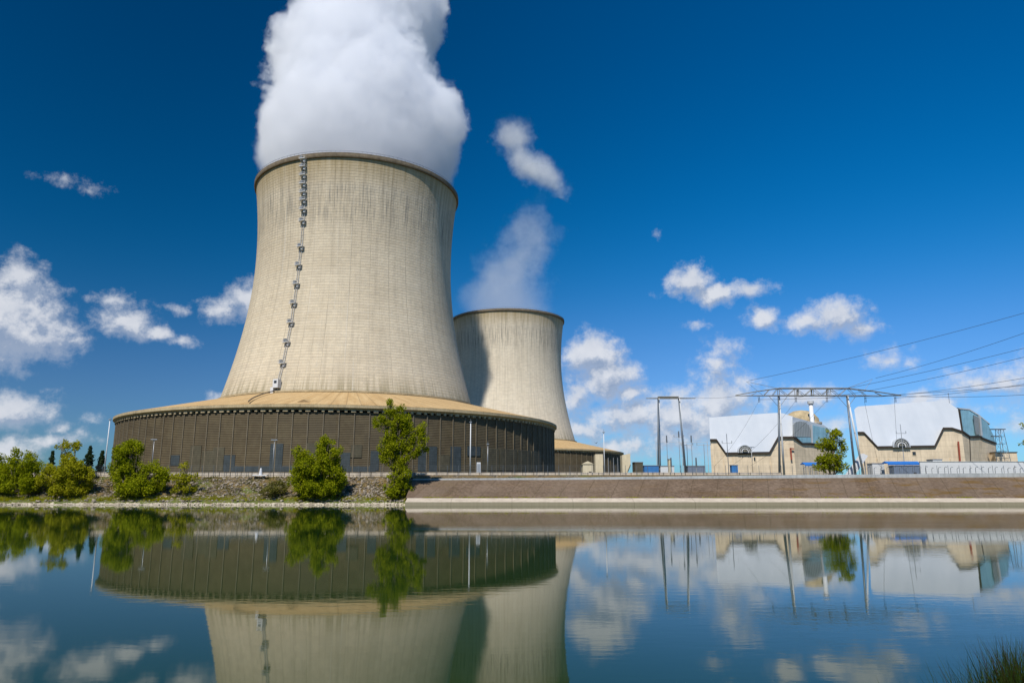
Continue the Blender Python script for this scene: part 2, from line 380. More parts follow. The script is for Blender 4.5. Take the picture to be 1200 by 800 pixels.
def make_tower(c, label, msh, seg, nposts):
    t0 = empty('cooling_tower', (c[0], c[1], SITE), label, 'cooling tower')
    def loc(o):                                   # meshes are built round the tower axis with true heights
        o.location = (0, 0, -SITE); return o
    zs = np.linspace(BASE-1, TOP-1.2, 90)
    prof = [(R_at(z), z) for z in zs]+[(R_at(z)-1.1, z) for z in zs[::-1][:60]]
    loc(MB().lathe(prof, seg).build('shell', msh, t0, True, False))
    rt = R_at(TOP)
    loc(MB().lathe([(rt-1.3, TOP-1.6), (rt+.7, TOP-1.6), (rt+.9, TOP-.9), (rt+.9, TOP+.7), (rt-.2, TOP+.7), (rt-1.3, TOP+.4)], seg, closed=True).build('rim', M_rim, t0, False))
    rail = MB().lathe([(rt+.6, TOP+1.75), (rt+.7, TOP+1.75), (rt+.7, TOP+1.85), (rt+.6, TOP+1.85)], seg, closed=True)
    for k in range(160):
        a = 2*pi*k/160; rail.bar(((rt+.65)*cos(a), (rt+.65)*sin(a), TOP+.7), ((rt+.65)*cos(a), (rt+.65)*sin(a), TOP+1.8), .05, n=4)
    loc(rail.build('rim_railing', M_dsteel, t0))
    # apron roof
    rb = R_at(BASE)
    loc(MB().lathe([(RING_R+.4, RING_Z-.02), (RING_R+.4, RING_Z+.12), (rb-.8, BASE+.7), (rb-.8, BASE+.3)], seg, closed=True).build('apron_roof', M_skirt, t0, False))
    loc(MB().lathe([(rb+.1, BASE+.75), (rb+1.3, BASE+.45), (rb+1.3, BASE+1.3), (rb+.1, BASE+1.5)], seg, closed=True).build('drip_ledge', M_fascia, t0))
    loc(MB().lathe([(RING_R-2.5, RING_Z-1.9), (RING_R-.3, RING_Z-1.9), (RING_R+.9, RING_Z-1.25), (RING_R+.9, RING_Z-.1), (RING_R-2.5, RING_Z-.05)], seg, closed=True).build('fascia', M_fascia, t0))
    loc(MB().lathe([(RING_R-2.2, RING_Z-4.2), (RING_R-2.2, RING_Z-1.9)], seg).build('gap_shade_band', M_near_black, t0, True))  # near-black band painted in for the shade under the fascia
    loc(MB().lathe([(RING_R-2.3, RING_Z-3.0), (RING_R-.9, RING_Z-3.0), (RING_R-.7, SITE), (RING_R-1.6, SITE)], seg, closed=True).build('louvre_screen', M_louvre, t0, False))
    # bracket notches under the fascia, one mesh: a surface pattern of the eave
    br = MB()
    for k in range(240):
        a = 2*pi*k/240
        if sin(a) < .35: br.box(((RING_R-1.2)*cos(a), (RING_R-1.2)*sin(a), RING_Z-2.45), (2.2, 1.1 if k % 3 else 2.0, 1.1), a)
    br.lathe([(RING_R-1.9, RING_Z-2.2), (RING_R-.4, RING_Z-2.2), (RING_R-.4, RING_Z-1.93), (RING_R-1.9, RING_Z-1.93)], seg, closed=True)
    loc(br.build('eave_bracket_ring', M_fascia, t0))
    # posts: the 100 nearest as parts
    first = None; rest = MB(); dirn = atan2(-c[1], -c[0]); order = []
    for k in range(nposts):
        a = 2*pi*(k+.5)/nposts-pi/2
        order.append((abs((a-dirn+pi) % (2*pi)-pi), a))
    order.sort()
    for i, (q, a) in enumerate(order):
        if i < min(100, nposts) and q < 1.75:
            if first is None:
                first = MB().box((0, 0, (RING_Z-3+SITE)/2-SITE), (.5, .4, RING_Z-3-SITE)).build('screen_post', M_post, t0); o = first
            else: o = copy_part(first, t0)
            o.location = ((RING_R-.72)*cos(a), (RING_R-.72)*sin(a), 0); o.rotation_euler = (0, 0, a)
        else: rest.box(((RING_R-.72)*cos(a), (RING_R-.72)*sin(a), (RING_Z-3+SITE)/2-SITE), (.5, .4, RING_Z-3-SITE), a)
    o = rest.build('screen_post', M_post, t0); o['kind'] = 'stuff'
    return t0
tw1 = make_tower(T1, 'huge cooling tower in front, with a lift line up its pale shell and thick steam', M_shell, 288, 118)
tw2 = make_tower(T2, 'smaller looking cooling tower behind, partly in shadow, with thin wispy steam', M_shell2, 192, 118)
tw1['group'] = tw2['group'] = 'cooling towers'

def screen_panel(tower, c, x0, x1, y0, y1, m, name):
    mb = MB(); R = RING_R-.52; pts = []
    a0 = hit_cyl(x0, (y0+y1)/2, c, R); a1 = hit_cyl(x1, (y0+y1)/2, c, R)
    A0 = atan2(a0[1]-c[1], a0[0]-c[0]); A1 = atan2(a1[1]-c[1], a1[0]-c[0])
    zt = hit_cyl((x0+x1)/2, y0, c, R)[2]; zb = max(hit_cyl((x0+x1)/2, y1, c, R)[2], SITE+.3)
    mb.lathe([(R-.5, zb), (R, zb), (R, zt), (R-.5, zt)], max(2, int(abs(A1-A0)/.02)), a0=A0, a1=A1, closed=True)
    o = mb.build(name, m, tower); o.location = (0, 0, -SITE); return o
for x0, x1, y0, y1, m_ in [(200, 210, 533, 545, M_blue), (316, 331, 519.5, 552, M_blue), (222, 235, 522, 552, M_olive), (236, 249, 528, 552, M_olive), (411, 424, 521, 536, M_olive),
        (249, 262, 524, 552, M_olive), (358, 372, 519, 545, M_olive), (434, 444, 528, 551, M_blue), (490, 500, 523, 552, M_blue), (503, 512, 523, 552, M_blue), (513, 527, 533, 551, M_olive), (528, 540, 523, 552, M_blue),
        (548, 563, 523, 534, M_blue), (565, 585, 525, 551, M_olive), (586, 606, 526, 551, M_olive), (607, 622, 527.5, 551, M_olive), (623, 634, 528.5, 551, M_olive), (262, 275, 533, 551, M_blue), (399, 410, 530, 551, M_blue)]:
    o = screen_panel(tw1, T1, x0, x1, y0, y1, m_, 'screen_panel')
    if m_ is M_blue: o['label'] = 'blue grey screen panel'
# slender dark rail in front of the screen foot
screen_panel(tw1, T1, 262, 440, 546, 552, M_blue, 'plinth_panel')['label'] = 'blue grey plinth at the screen foot'

# climbing lift and its platforms on the front shell
def hit_shell(px, py, c):
    d = ray(px, py); k = (hypot(c)-120)/math.hypot(d[0], d[1])
    for i in range(4000):
        x, y, z = d[0]*k, d[1]*k, CAMZ+d[2]*k
        if math.hypot(x-c[0], y-c[1]) <= R_at(z): break
        k += .08
    return x, y, z
hypot = lambda c: math.hypot(c[0], c[1])
plat = None
ys = [187, 196, 206, 216, 226, 235, 246, 259.5, 289.5, 311, 333, 355.5, 378, 401, 425.5]
def lx(y):   # pixel x of the lift line at a given height in the photograph
    return np.interp(y, [183, 250, 290, 333, 378, 425, 462], [356.5, 356.5, 353.5, 348.5, 342, 332.5, 323])
trk = MB(); prev = None; angs = []
for y in np.linspace(184, 463, 44):
    x_, y_, z_ = hit_shell(lx(y), y, T1); a = atan2(y_-T1[1], x_-T1[0])
    p = ((R_at(z_)+.5)*cos(a), (R_at(z_)+.5)*sin(a), z_-SITE)
    if prev:
        for s_ in (-.55, .55):
            ta = (-sin(a)*s_, cos(a)*s_); trk.bar((prev[0]+ta[0], prev[1]+ta[1], prev[2]), (p[0]+ta[0], p[1]+ta[1], p[2]), .13, n=4)
        trk.bar((p[0]+sin(a)*.5, p[1]-cos(a)*.5, p[2]), (p[0]-sin(a)*.5, p[1]+cos(a)*.5, p[2]), .08, n=4)
    prev = p
trk.build('lift_track', M_pale_steel, tw1)
def platform_mesh():
    m = MB(); m.box((1.4, 0, -.15), (2.6, 4.2, .35))
    for z in (1.2,):
        m.box((2.65, 0, z), (.12, 4.2, .14)); m.box((1.4, 2.05, z), (2.6, .12, .14)); m.box((1.4, -2.05, z), (2.6, .12, .14))
    for y in (-2.05, -1, 0, 1, 2.05): m.box((2.65, y, .6), (.1, .1, 1.2))
    m.box((.9, .9, -1.2), (1.4, 1.1, 2.0)); m.bar((.2, -1.6, -2.0), (2.5, -1.6, -.2), .16, n=4); m.bar((.2, 1.6, -2.0), (2.5, 1.6, -.2), .16, n=4)
    return m
for i, y in enumerate(ys):
    x_, y_, z_ = hit_shell(lx(y), y, T1); a = atan2(y_-T1[1], x_-T1[0])
    if plat is None:
        plat = platform_mesh().build('lift_platform', M_white, tw1); o = plat
        hut = MB().box((1.3, -.9, 1.0), (1.6, 1.5, 2.0)).build('platform_cabinet', M_dsteel, plat)
    else:
        o = copy_part(plat, tw1); copy_part(hut, o)
    o.location = (R_at(z_)*cos(a), R_at(z_)*sin(a), z_-SITE); o.rotation_euler = (0, 0, a); o.scale = (.85, .85, .82)
x_, y_, z_ = hit_shell(326, 450, T1); a = atan2(y_-T1[1], x_-T1[0])
cab = MB().box((1.8, .6, 0), (2.8, 2.9, 4.2)).box((1.6, -1.6, -3.2), (2.2, 1.6, 3.0)).build('lift_cabin', M_white, tw1); cab.location = (R_at(z_)*cos(a), R_at(z_)*sin(a), z_-SITE); cab.rotation_euler = (0, 0, a)
MB().box((3.26, .6, .7), (.06, 1.5, 1.2)).build('window', M_window, cab)
# pipe run from the lift foot down the apron
q_ = hit_cyl(292, 476, T1, RING_R); aend = atan2(q_[1]-T1[1], q_[0]-T1[0])
pp = []
for i in range(12):
    f = i/11; a2 = a-.004+(aend-a)*f; r = R_at(BASE)+1.0+(RING_R-R_at(BASE)-1)*f; z = BASE+.9-(BASE-RING_Z)*f
    pp.append((r*cos(a2), r*sin(a2), z+.35-SITE))
MB().path(pp, .3).build('apron_pipe', M_pipe, tw1)
# little hipped hatch on the apron
hx, hy, hz = hit_cyl(356, 474, T1, RING_R-6); a = atan2(hy-T1[1], hx-T1[0])
o = MB().prism([(0, -5, 0), (0, 5, 0), (0, 0, 2.2)], [(-6, -4, 1.2), (-6, 4, 1.2), (-6, 0, 3.2)]).build('roof_hatch', M_skirt, tw1)
o.location = ((RING_R-5)*cos(a), (RING_R-5)*sin(a), RING_Z-SITE+.4); o.rotation_euler = (0, 0, a)

# ------------------------------------------------------------------ steam (volumes)
def steam(name, label, axis, dens, noise_sc, noise_amt, edge, step, loc, warp=0., color=(1, 1, 1), bright=0):
    # axis: (z, cx, cy, r) in metres round loc
    zz = [a[0] for a in axis]; z0, z1 = zz[0], zz[-1]
    m = bpy.data.materials.new(name); m.use_nodes = True; t = NT(m.node_tree); t.n.remove(t.n['Principled BSDF'])
    out = t.n['Material Output']; pv = t.new('ShaderNodeVolumePrincipled'); t.l.new(pv.outputs[0], out.inputs['Volume'])
    pv.inputs['Color'].default_value = (*color, 1); pv.inputs['Anisotropy'].default_value = 0.0
    co = t.coord(); x, y, z = t.sep(co)
    def curve(idx, scale):
        n = t.new('ShaderNodeFloatCurve'); c = n.mapping.curves[0]
        vals = [(a[idx]/scale+.5) if idx != 3 else a[idx]/scale for a in axis]
        c.points[0].location = (0, vals[0]); c.points[1].location = (1, vals[-1])
        for a, v_ in list(zip(axis, vals))[1:-1]: c.points.new((a[0]-z0)/(z1-z0), v_)
        n.mapping.update(); t.put(n.inputs['Value'], t.mr(z, z0, z1, 0, 1))
        return n.outputs[0]
    S = 600.
    cx = t.m('MULTIPLY_ADD', curve(1, S), S, -S/2); cy = t.m('MULTIPLY_ADD', curve(2, S), S, -S/2); r = t.m('MULTIPLY', curve(3, S), S)
    if warp:
        _, wv = t.noise(co, noise_sc*.5, 2, .5); wv = t.v('SUBTRACT', wv, (.5, .5, .5)); wx, wy, wz = t.sep(wv)
        x = t.m('MULTIPLY_ADD', wx, warp, x); y = t.m('MULTIPLY_ADD', wy, warp, y)
    dx = t.m('SUBTRACT', x, cx); dy = t.m('SUBTRACT', y, cy)
    dist = t.m('SQRT', t.m('ADD', t.m('MULTIPLY', dx, dx), t.m('MULTIPLY', dy, dy)))
    n1, _ = t.noise(co, noise_sc, 8, .68)
    n0, _ = t.noise(co, noise_sc*.4, 2, .5)
    low = t.mr(z, z0+6, z0+62, .06, 1) if z0 < 200 else 1.0
    f = t.m('SUBTRACT', r, dist)
    f = t.m('ADD', f, t.m('MULTIPLY', low, t.m('ADD', t.m('MULTIPLY_ADD', n1, noise_amt*2, -noise_amt), t.m('MULTIPLY_ADD', n0, noise_amt*.8, -noise_amt*.4))))
    n2, _ = t.noise(co, noise_sc*3.4, 5, .7)
    f = t.m('ADD', f, t.m('MULTIPLY', t.m('ABSOLUTE', t.m('SUBTRACT', n2, .5)), t.m('MULTIPLY', low, noise_amt*.9)))
    f = t.mr(f, 0, edge, 0, 1, True)
    den = t.m('MULTIPLY', t.m('MULTIPLY', f, dens), t.mr(z, z1-25, z1, 1, 0))
    t.put(pv.inputs['Density'], den)
    m.cycles.volume_sampling = 'MULTIPLE_IMPORTANCE'
    mb = MB(); seg = 24; ring = []
    N = 26
    for i in range(N):
        z = z0+(z1-z0)*i/(N-1); X_ = np.interp(z, zz, [a[1] for a in axis]); Y_ = np.interp(z, zz, [a[2] for a in axis]); r_ = np.interp(z, zz, [a[3] for a in axis])+(noise_amt*.8+warp*.3 if z > z0+14 else -4)
        ring.append((X_, Y_, r_, z))
    for X_, Y_, r_, z in ring:
        for j in range(seg): mb.v.append((X_+r_*cos(2*pi*j/seg), Y_+r_*sin(2*pi*j/seg), z))
    for i in range(N-1):
        for j in range(seg): mb.f.append((i*seg+j, i*seg+(j+1) % seg, (i+1)*seg+(j+1) % seg, (i+1)*seg+j))
    mb.f.append(tuple(range(seg-1, -1, -1))); mb.f.append(tuple(range((N-1)*seg, N*seg)))
    o = mb.build(name, m, None, False); o.location = (loc[0], loc[1], 0)
    m.cycles.volume_step_rate = 1.0
    STEPS.append((m, o, step))
    return tag(o, label, 'steam')
STEPS = []
p1 = steam('steam_plume', 'dense white steam column rising from the big front cooling tower',
      [(177, 0, 0, 55), (188, 0, 0, 58), (205, 0, 0, 60), (228, 2, 0, 60), (250, -2, 2, 55), (272, -8, 4, 52), (287, -9, 6, 50), (302, -2, 8, 47), (318, 6, 8, 45), (345, -2, 8, 42), (400, -42, 6, 34), (450, -84, 2, 44), (520, -90, 0, 52), (590, -96, 0, 50)],  # unseen upper part is shaped to lean left and shade the far tower
      .085, .028, 27, 5, 4.2, T1, warp=16, color=(.965, .975, 1))
p2 = steam('steam_plume', 'thin translucent steam wisps over the farther cooling tower',
      [(177, 0, 0, 54), (188, 0, 0, 54), (205, -4, 0, 50), (235, 2, 0, 42), (262, 20, 0, 33), (290, 30, 0, 26), (312, 36, 0, 18), (335, 38, 0, 6)],
      .0085, 0.030, 60, 26, 6.0, T2, warp=30)
pf = [at(604, 158, 760), at(612, 176, 760), at(626, 194, 760), at(646, 208, 760), at(664, 214, 760)]
p3 = steam('steam_puff', 'detached puff of steam drifting high above the farther cooling tower',
      [(pf[4][2]-28, pf[4][0]+6, 0, 4), (pf[4][2]-10, pf[4][0]-8, 0, 16), (pf[3][2], pf[3][0]-8, 0, 30), (pf[2][2], pf[2][0]-2, 0, 27), (pf[1][2], pf[1][0]-6, 0, 20), (pf[0][2], pf[0][0], 0, 26), (pf[0][2]+26, pf[0][0]+2, 0, 4)],
      .034, .034, 38, 24, 4.5, (0, 760), warp=16)
for m_, o_, st_ in STEPS:
    dm = o_.dimensions if o_.dimensions.length > 1 else None
    bb = [max(v_[i] for v_ in o_.bound_box)-min(v_[i] for v_ in o_.bound_box) for i in range(3)]
    m_.cycles.volume_step_rate = st_/(sum(bb)/30.0)

# ------------------------------------------------------------------ water, ground, banks
def water_fn(t, b):
    co = t.coord()
    big, _ = t.noise(t.v('MULTIPLY', co, (.35, 1, 1)), .05, 3, .5)
    n1, _ = t.noise(t.v('MULTIPLY', co, (.6, 1.6, 1)), .9, 3, .5)
    n2, _ = t.noise(t.v('MULTIPLY', co, (.8, 1.4, 1)), 3.0, 2, .5)
    x, y, z = t.sep(co)
    calm = t.mr(t.noise(t.v('MULTIPLY', co, (.35, 1.4, 1)), .03, 3, .6)[0], .45, .6, .3, 1.5)
    right = t.mr(x, -10, 60, .35, .9)
    h = t.m('MULTIPLY', t.m('ADD', t.m('MULTIPLY', n1, .6), t.m('MULTIPLY', n2, .16)), t.m('MULTIPLY', calm, right))
    h = t.m('ADD', h, t.m('MULTIPLY', big, .5))
    t.put(b.inputs['Normal'], t.bump(h, .08, .13))
    b.inputs['IOR'].default_value = 1.275; b.inputs['Roughness'].default_value = .03; b.inputs['Specular IOR Level'].default_value = .5
    b.inputs['Base Color'].default_value = (.012, .031, .005, 1)
M_water = mat('lake_water', (.012, .03, .012), .035, fn=water_fn, spec=.5)
mb = MB().quadface((-2500, -60, 0), (2500, -60, 0), (2500, 262, 0), (-2500, 262, 0))
tag(mb.build('water', M_water), kind='structure')

SPLIT = at(482, 588, 249)[0]            # where the stony bank turns into the paved one
def nz(x, y, s=1.0):
    return sin(x*.37*s+1.3)*cos(y*.51*s+x*.11)+.5*sin(x*1.13*s+y*.9)+.35*sin(x*2.7*s-y*1.9)
def bank_fn(t, b):
    co = t.coord(); x, y, z = t.sep(co)
    n1, _ = t.noise(co, .22, 6, .65); n2, _ = t.noise(co, 1.7, 6, .7); n3, _ = t.noise(co, .09, 3, .6)
    vo = t.new('ShaderNodeTexVoronoi'); t.put(vo.inputs['Vector'], co); vo.inputs['Scale'].default_value = 1.3
    rock = t.mix(t.sep(vo.outputs['Color'])[0], (.13, .105, .075, 1), (.34, .29, .23, 1))
    rock = t.mix(t.mr(vo.outputs['Distance'], .25, .6), rock, (.06, .05, .035, 1))
    soil = t.mix(n2, (.12, .075, .03, 1), (.22, .16, .07, 1))
    c = t.mix(t.mr(n1, .42, .58), soil, rock)
    grass = t.mix(n2, (.05, .09, .012, 1), (.14, .17, .03, 1))
    gm_ = t.m('MAXIMUM', t.mr(n3, .55, .68), t.mr(z, 3.0, 1.6, 0, .9))
    c = t.mix(t.m('MULTIPLY', gm_, t.mr(n2, .35, .55)), c, grass)
    t.put(b.inputs['Base Color'], c); t.put(b.inputs['Normal'], t.bump(n2, .6, .5))
M_bank = mat('stony_bank_soil', rough=.95, fn=bank_fn, spec=.1)
# near shore + site + far ground, one sheet
def ground_fn(t, b):
    co = t.coord(); n, _ = t.noise(co, .05, 6, .65); n2, _ = t.noise(co, 3, 5, .6)
    c = t.mix(t.mr(n, .35, .65), (.09, .10, .035, 1), (.20, .16, .09, 1)); c = t.mix(t.mr(n2, .3, .8, 0, .5), c, (.05, .06, .02, 1))
    t.put(b.inputs['Base Color'], c)
M_ground = mat('ground_soil', rough=.95, fn=ground_fn, spec=.1)
mb = MB()
rows = [(-900, 4.6), (-8, 4.6), (-1, 4.45), (2, 4.2), (6, 3.1), (10, 1.9), (14, .8), (18, -.1), (24, -1.6), (40, -3), (220, -3), (247, -1.2), (262, 5), (272.2, 9.75), (300, SITE), (2000, SITE), (12000, 12)]
xs = [-9000, -2500, -700, -300, -100, -40, -15, 0, 15, 40, 100, 300, 700, 2500, 9000]
for (Y_, z_) in rows:
    for X_ in xs: mb.v.append((X_, Y_, z_))
for i in range(len(rows)-1):
    for j in range(len(xs)-1): q = i*len(xs)+j; mb.f.append((q, q+1, q+len(xs)+1, q+len(xs)))
tag(mb.build('ground', M_ground, None, True), kind='structure')
# left stony bank (fine relief)
mb = MB(); xs = np.arange(-420, SPLIT+1.01, 1.2); vs = np.linspace(0, 1, 34)
for X_ in xs:
    for f in vs:
        Y_ = 247.5+24.5*f; z_ = np.interp(f, [0, .08, .2, .9, 1], [-.5, .7, 1.5, 9.4, 9.9])
        k = 1 if .05 < f < .96 else 0
        mb.v.append((X_, Y_+.5*nz(X_, f*20)*k, z_+.32*nz(X_+5, f*26, 1.3)*k))
n = len(vs)
for i in range(len(xs)-1):
    for j in range(n-1): q = i*n+j; mb.f.append((q, q+n, q+n+1, q+1))
tag(mb.build('stony_bank', M_bank, None, True), kind='structure')
# paved bank
def paved_fn(t, b):
    co = t.coord(); x, y, z = t.sep(co)
    n1, _ = t.noise(co, .08, 6, .65); n2, _ = t.noise(co, .9, 7, .7); n3, _ = t.noise(t.v('MULTIPLY', co, (.3, 1, 1)), .25, 5, .65)
    sk = t.m('MULTIPLY_ADD', y, -.35, x)
    warpx, _ = t.noise(co, .3, 3, .6)
    sk = t.m('MULTIPLY_ADD', warpx, .8, sk)
    j1 = t.mr(t.m('PINGPONG', sk, 4.4), 0, .22, 1, 0); j2 = t.mr(t.m('PINGPONG', t.m('ADD', z, .6), 2.3), 0, .12, .7, 0)
    pan = t.m('FLOOR', t.m('DIVIDE', t.m('ADD', sk, 4.4), 8.8)); wn = t.new('ShaderNodeTexWhiteNoise', noise_dimensions='1D'); t.put(wn.inputs['W'], pan)
    c = t.mix(t.mr(n1, .35, .65), (.13, .09, .062, 1), (.20, .145, .105, 1)); c = t.mix(t.mr(n2, .38, .62, 0, .75), c, (.07, .048, .03, 1))
    c = t.mix(t.m('MULTIPLY', wn.outputs[0], .3), c, (.22, .17, .13, 1))
    rust = t.m('MULTIPLY', t.mr(n3, .5, .62), t.mr(x, 60, 125, .15, .8))
    c = t.mix(rust, c, (.13, .075, .018, 1))
    c = t.mix(t.m('MULTIPLY', t.m('MAXIMUM', j1, j2), .6), c, (.06, .045, .025, 1))
    t.put(b.inputs['Base Color'], c); t.put(b.inputs['Normal'], t.bump(n2, .4, .3))
M_paved = mat('stained_bank_slabs', rough=.95, fn=paved_fn, spec=.1)
LY = 241.5
lz = at(900, 588.0, LY)[2]; pz0 = at(900, 583.2, LY+4.6)[2]
mb = MB(); XR = 520
mb.prism([(SPLIT-1, LY, -1.5), (SPLIT-1, LY, lz), (SPLIT-1, LY+4.8, pz0), (SPLIT-1, LY+4.8, -1.5)], [(XR, LY, -1.5), (XR, LY, lz), (XR, LY+4.8, pz0), (XR, LY+4.8, -1.5)])
tag(mb.build('water_ledge', M_ledge), kind='structure')
KX = [480, 640, 800, 900, 1050, 1200, 1500]
KT = [560.6, 559.6, 557.6, 556.6, 555.2, 553.8, 551.5]; KB = [562.0, 561.8, 560.6, 559.9, 559.2, 558.5, 557]
bpv, bkb, bvg = MB(), MB(), MB(); VT = 10.28
cols = []
for px in np.linspace(KX[0]-4, 1500, 60):
    zt_ = at(px, float(np.interp(px, KX, KT)), 262.0)[2]; zb_ = at(px, float(np.interp(px, KX, KB)), 262.0)[2]; X_ = at(px, 560, 262.0)[0]
    cols.append((X_, zt_, zb_))
cols[0] = (SPLIT-1.5, cols[0][1], cols[0][2]); cols.append((XR, cols[-1][1], cols[-1][2]))
for (xa, ta, ba), (xb, tb, bb_) in zip(cols[:-1], cols[1:]):
    if xb <= xa: continue
    for k in range(6):
        f0, f1 = k/6, (k+1)/6; ya, yb = LY+4.6+(262-LY-4.6)*f0, LY+4.6+(262-LY-4.6)*f1
        A = lambda b_, f: pz0-.02+(b_-pz0)*f
        bpv.quadface((xa, ya, A(ba, f0)), (xb, ya, A(bb_, f0)), (xb, yb, A(bb_, f1)), (xa, yb, A(ba, f1)))
    bkb.prism([(xa, 261.9, ba-.3), (xb, 261.9, bb_-.3), (xb, 261.9, tb), (xa, 261.9, ta)], [(xa, 263.2, ba-.3), (xb, 263.2, bb_-.3), (xb, 263.2, tb), (xa, 263.2, ta)])
    bvg.quadface((xa, 263.2, ta-.1), (xb, 263.2, tb-.1), (xb, 270.3, max(VT, tb-.1)), (xa, 270.3, max(VT, ta-.1)))
bpv.quadface((SPLIT-1.5, LY+4.6, pz0-.02), (SPLIT-1.5, 262, cols[0][2]), (SPLIT-1.5, 262, -1), (SPLIT-1.5, LY+4.6, -1))
tag(bpv.build('paved_bank', M_paved, None, fix=False), kind='structure')
tag(bkb.build('kerb_strip', M_kerbc), kind='structure')
tag(bvg.build('bank_top_verge', M_bank, None, fix=False), kind='structure')
kz = 9.0

# parapet wall along the bank top
wtop = at(400, 553.3, 270)[2]
pw = empty('parapet_wall', (0, 270.6, SITE), 'long low pale concrete wall along the top of the far bank', 'wall')
mb = MB(); x = -420.
while x < 100:
    mb.box((x+1.96, 0, (wtop-SITE)/2-.2+random.uniform(-.03, .03)), (3.9, .5, wtop-SITE+.4)); x += 4.0
mb.build('wall_slab', M_wallc, pw)
mb = MB(); x = -420.
while x < 100: mb.box((x, -.1, (wtop-SITE)/2-.1), (.16, .5, wtop-SITE+.2)); x += 4.0
mb.build('wall_joint', M_soffit, pw)

# rocks
def rocks(name, m, n, fx, fy, fz, s0, s1, label):
    bm = bmesh.new(); bmesh.ops.create_icosphere(bm, subdivisions=1, radius=1); V = np.array([v_.co[:] for v_ in bm.verts]); Fc = np.array([[v_.index for v_ in f.verts] for f in bm.faces]); bm.free()
    AV = []; AF = []
    for i in range(n):
        X_ = fx(); f = random.random(); s = random.uniform(s0, s1)*random.uniform(.6, 1)
        v_ = V*(1+rng.uniform(-.3, .3, (len(V), 1)))*np.array([s*random.uniform(.8, 1.5), s, s*random.uniform(.45, .8)])
        an = random.uniform(0, 6.28); Rm = np.array([[cos(an), -sin(an), 0], [sin(an), cos(an), 0], [0, 0, 1]])
        AV.append(v_@Rm.T+np.array([X_, fy(f), fz(f)])); AF.append(Fc+len(V)*i)
    me = bpy.data.meshes.new(name); me.from_pydata(np.concatenate(AV).tolist(), [], np.concatenate(AF).tolist())
    return tag(link(name, me, m), label, None, None, 'stuff')
def rock_fn(c0, c1):
    def fn(t, b):
        co = t.coord(); n, _ = t.noise(co, .8, 4, .6); n2, _ = t.noise(co, .25, 3, .6)
        t.put(b.inputs['Base Color'], t.mix(t.mr(t.m('ADD', n, t.m('SUBTRACT', n2, .5)), .3, .7), c0, c1))
    return fn
M_rock = mat('bank_rock', rough=.95, fn=rock_fn((.10, .08, .06, 1), (.36, .31, .25, 1)), spec=.1)
M_pale_rock = mat('pale_shore_stone', rough=.95, fn=rock_fn((.30, .25, .18, 1), (.60, .53, .42, 1)), spec=.1)
bankz = lambda f: float(np.interp(f, [0, .08, .2, .9, 1], [-.5, .7, 1.5, 9.4, 9.9]))
rocks('shore_stones', M_pale_rock, 4200, lambda: random.uniform(-260, SPLIT+6), lambda f: 247.8+1.5*f, lambda f: -.1+.75*f, .2, .45, 'band of pale stones along the waterline')
rocks('riprap', M_rock, 2600, lambda: random.choice((random.uniform(-175, -60), random.gauss(-120, 22), random.uniform(-70, SPLIT))), lambda f: 250.5+19*f, lambda f: bankz((3+19*f)/24.5)+.1, .25, .75, 'grey brown riprap stones on the left bank slope')

# ------------------------------------------------------------------ vegetation
def leaf_fn(c0, c1, c2):
    def fn(t, b):
        co = t.coord(); n, _ = t.noise(co, .35, 3, .6)
        g = t.new('ShaderNodeNewGeometry'); rnd = g.outputs['Random Per Island']
        c = t.mix(t.mr(n, .35, .65), c0, c1); c = t.mix(t.m('MULTIPLY', rnd, .5), c, c2)
        tr = t.new('ShaderNodeBsdfTranslucent'); t.put(tr.inputs['Color'], t.mix(1, c, (1.1, 1.2, .5, 1), 'MULTIPLY'))
        df = t.new('ShaderNodeBsdfDiffuse'); t.put(df.inputs['Color'], c)
        mx = t.new('ShaderNodeMixShader'); mx.inputs[0].default_value = .45
        t.l.new(df.outputs[0], mx.inputs[1]); t.l.new(tr.outputs[0], mx.inputs[2])
        t.l.new(mx.outputs[0], t.n['Material Output'].inputs['Surface'])
    return fn
M_leaf = mat('willow_leaves', fn=leaf_fn((.24, .27, .010, 1), (.36, .37, .015, 1), (.12, .15, .006, 1)))
M_leaf_y = mat('yellow_green_leaves', fn=leaf_fn((.32, .31, .014, 1), (.42, .39, .025, 1), (.19, .19, .010, 1)))
M_leaf_b = mat('olive_brown_leaves', fn=leaf_fn((.15, .14, .03, 1), (.22, .20, .05, 1), (.10, .10, .03, 1)))
M_leaf_d = mat('dark_conifer_needles', fn=leaf_fn((.035, .06, .03, 1), (.06, .09, .04, 1), (.03, .05, .025, 1)))
M_bark = weathered('tree_bark', (.16, .13, .09), .95, 1.5, .4)
def leaves_mesh(C, size, rngl):
    n = len(C)
    a = rngl.normal(size=(n, 3)); a /= np.linalg.norm(a, axis=1)[:, None]
    b = rngl.normal(size=(n, 3)); b -= (a*b).sum(1)[:, None]*a; b /= np.linalg.norm(b, axis=1)[:, None]
    s = (size*rngl.uniform(.6, 1.3, n))[:, None]
    V = np.stack([C-a*s, C+b*s*.55, C+a*s, C-b*s*.55], 1).reshape(-1, 3)
    Fc = np.arange(4*n).reshape(-1, 4)
    return V, Fc
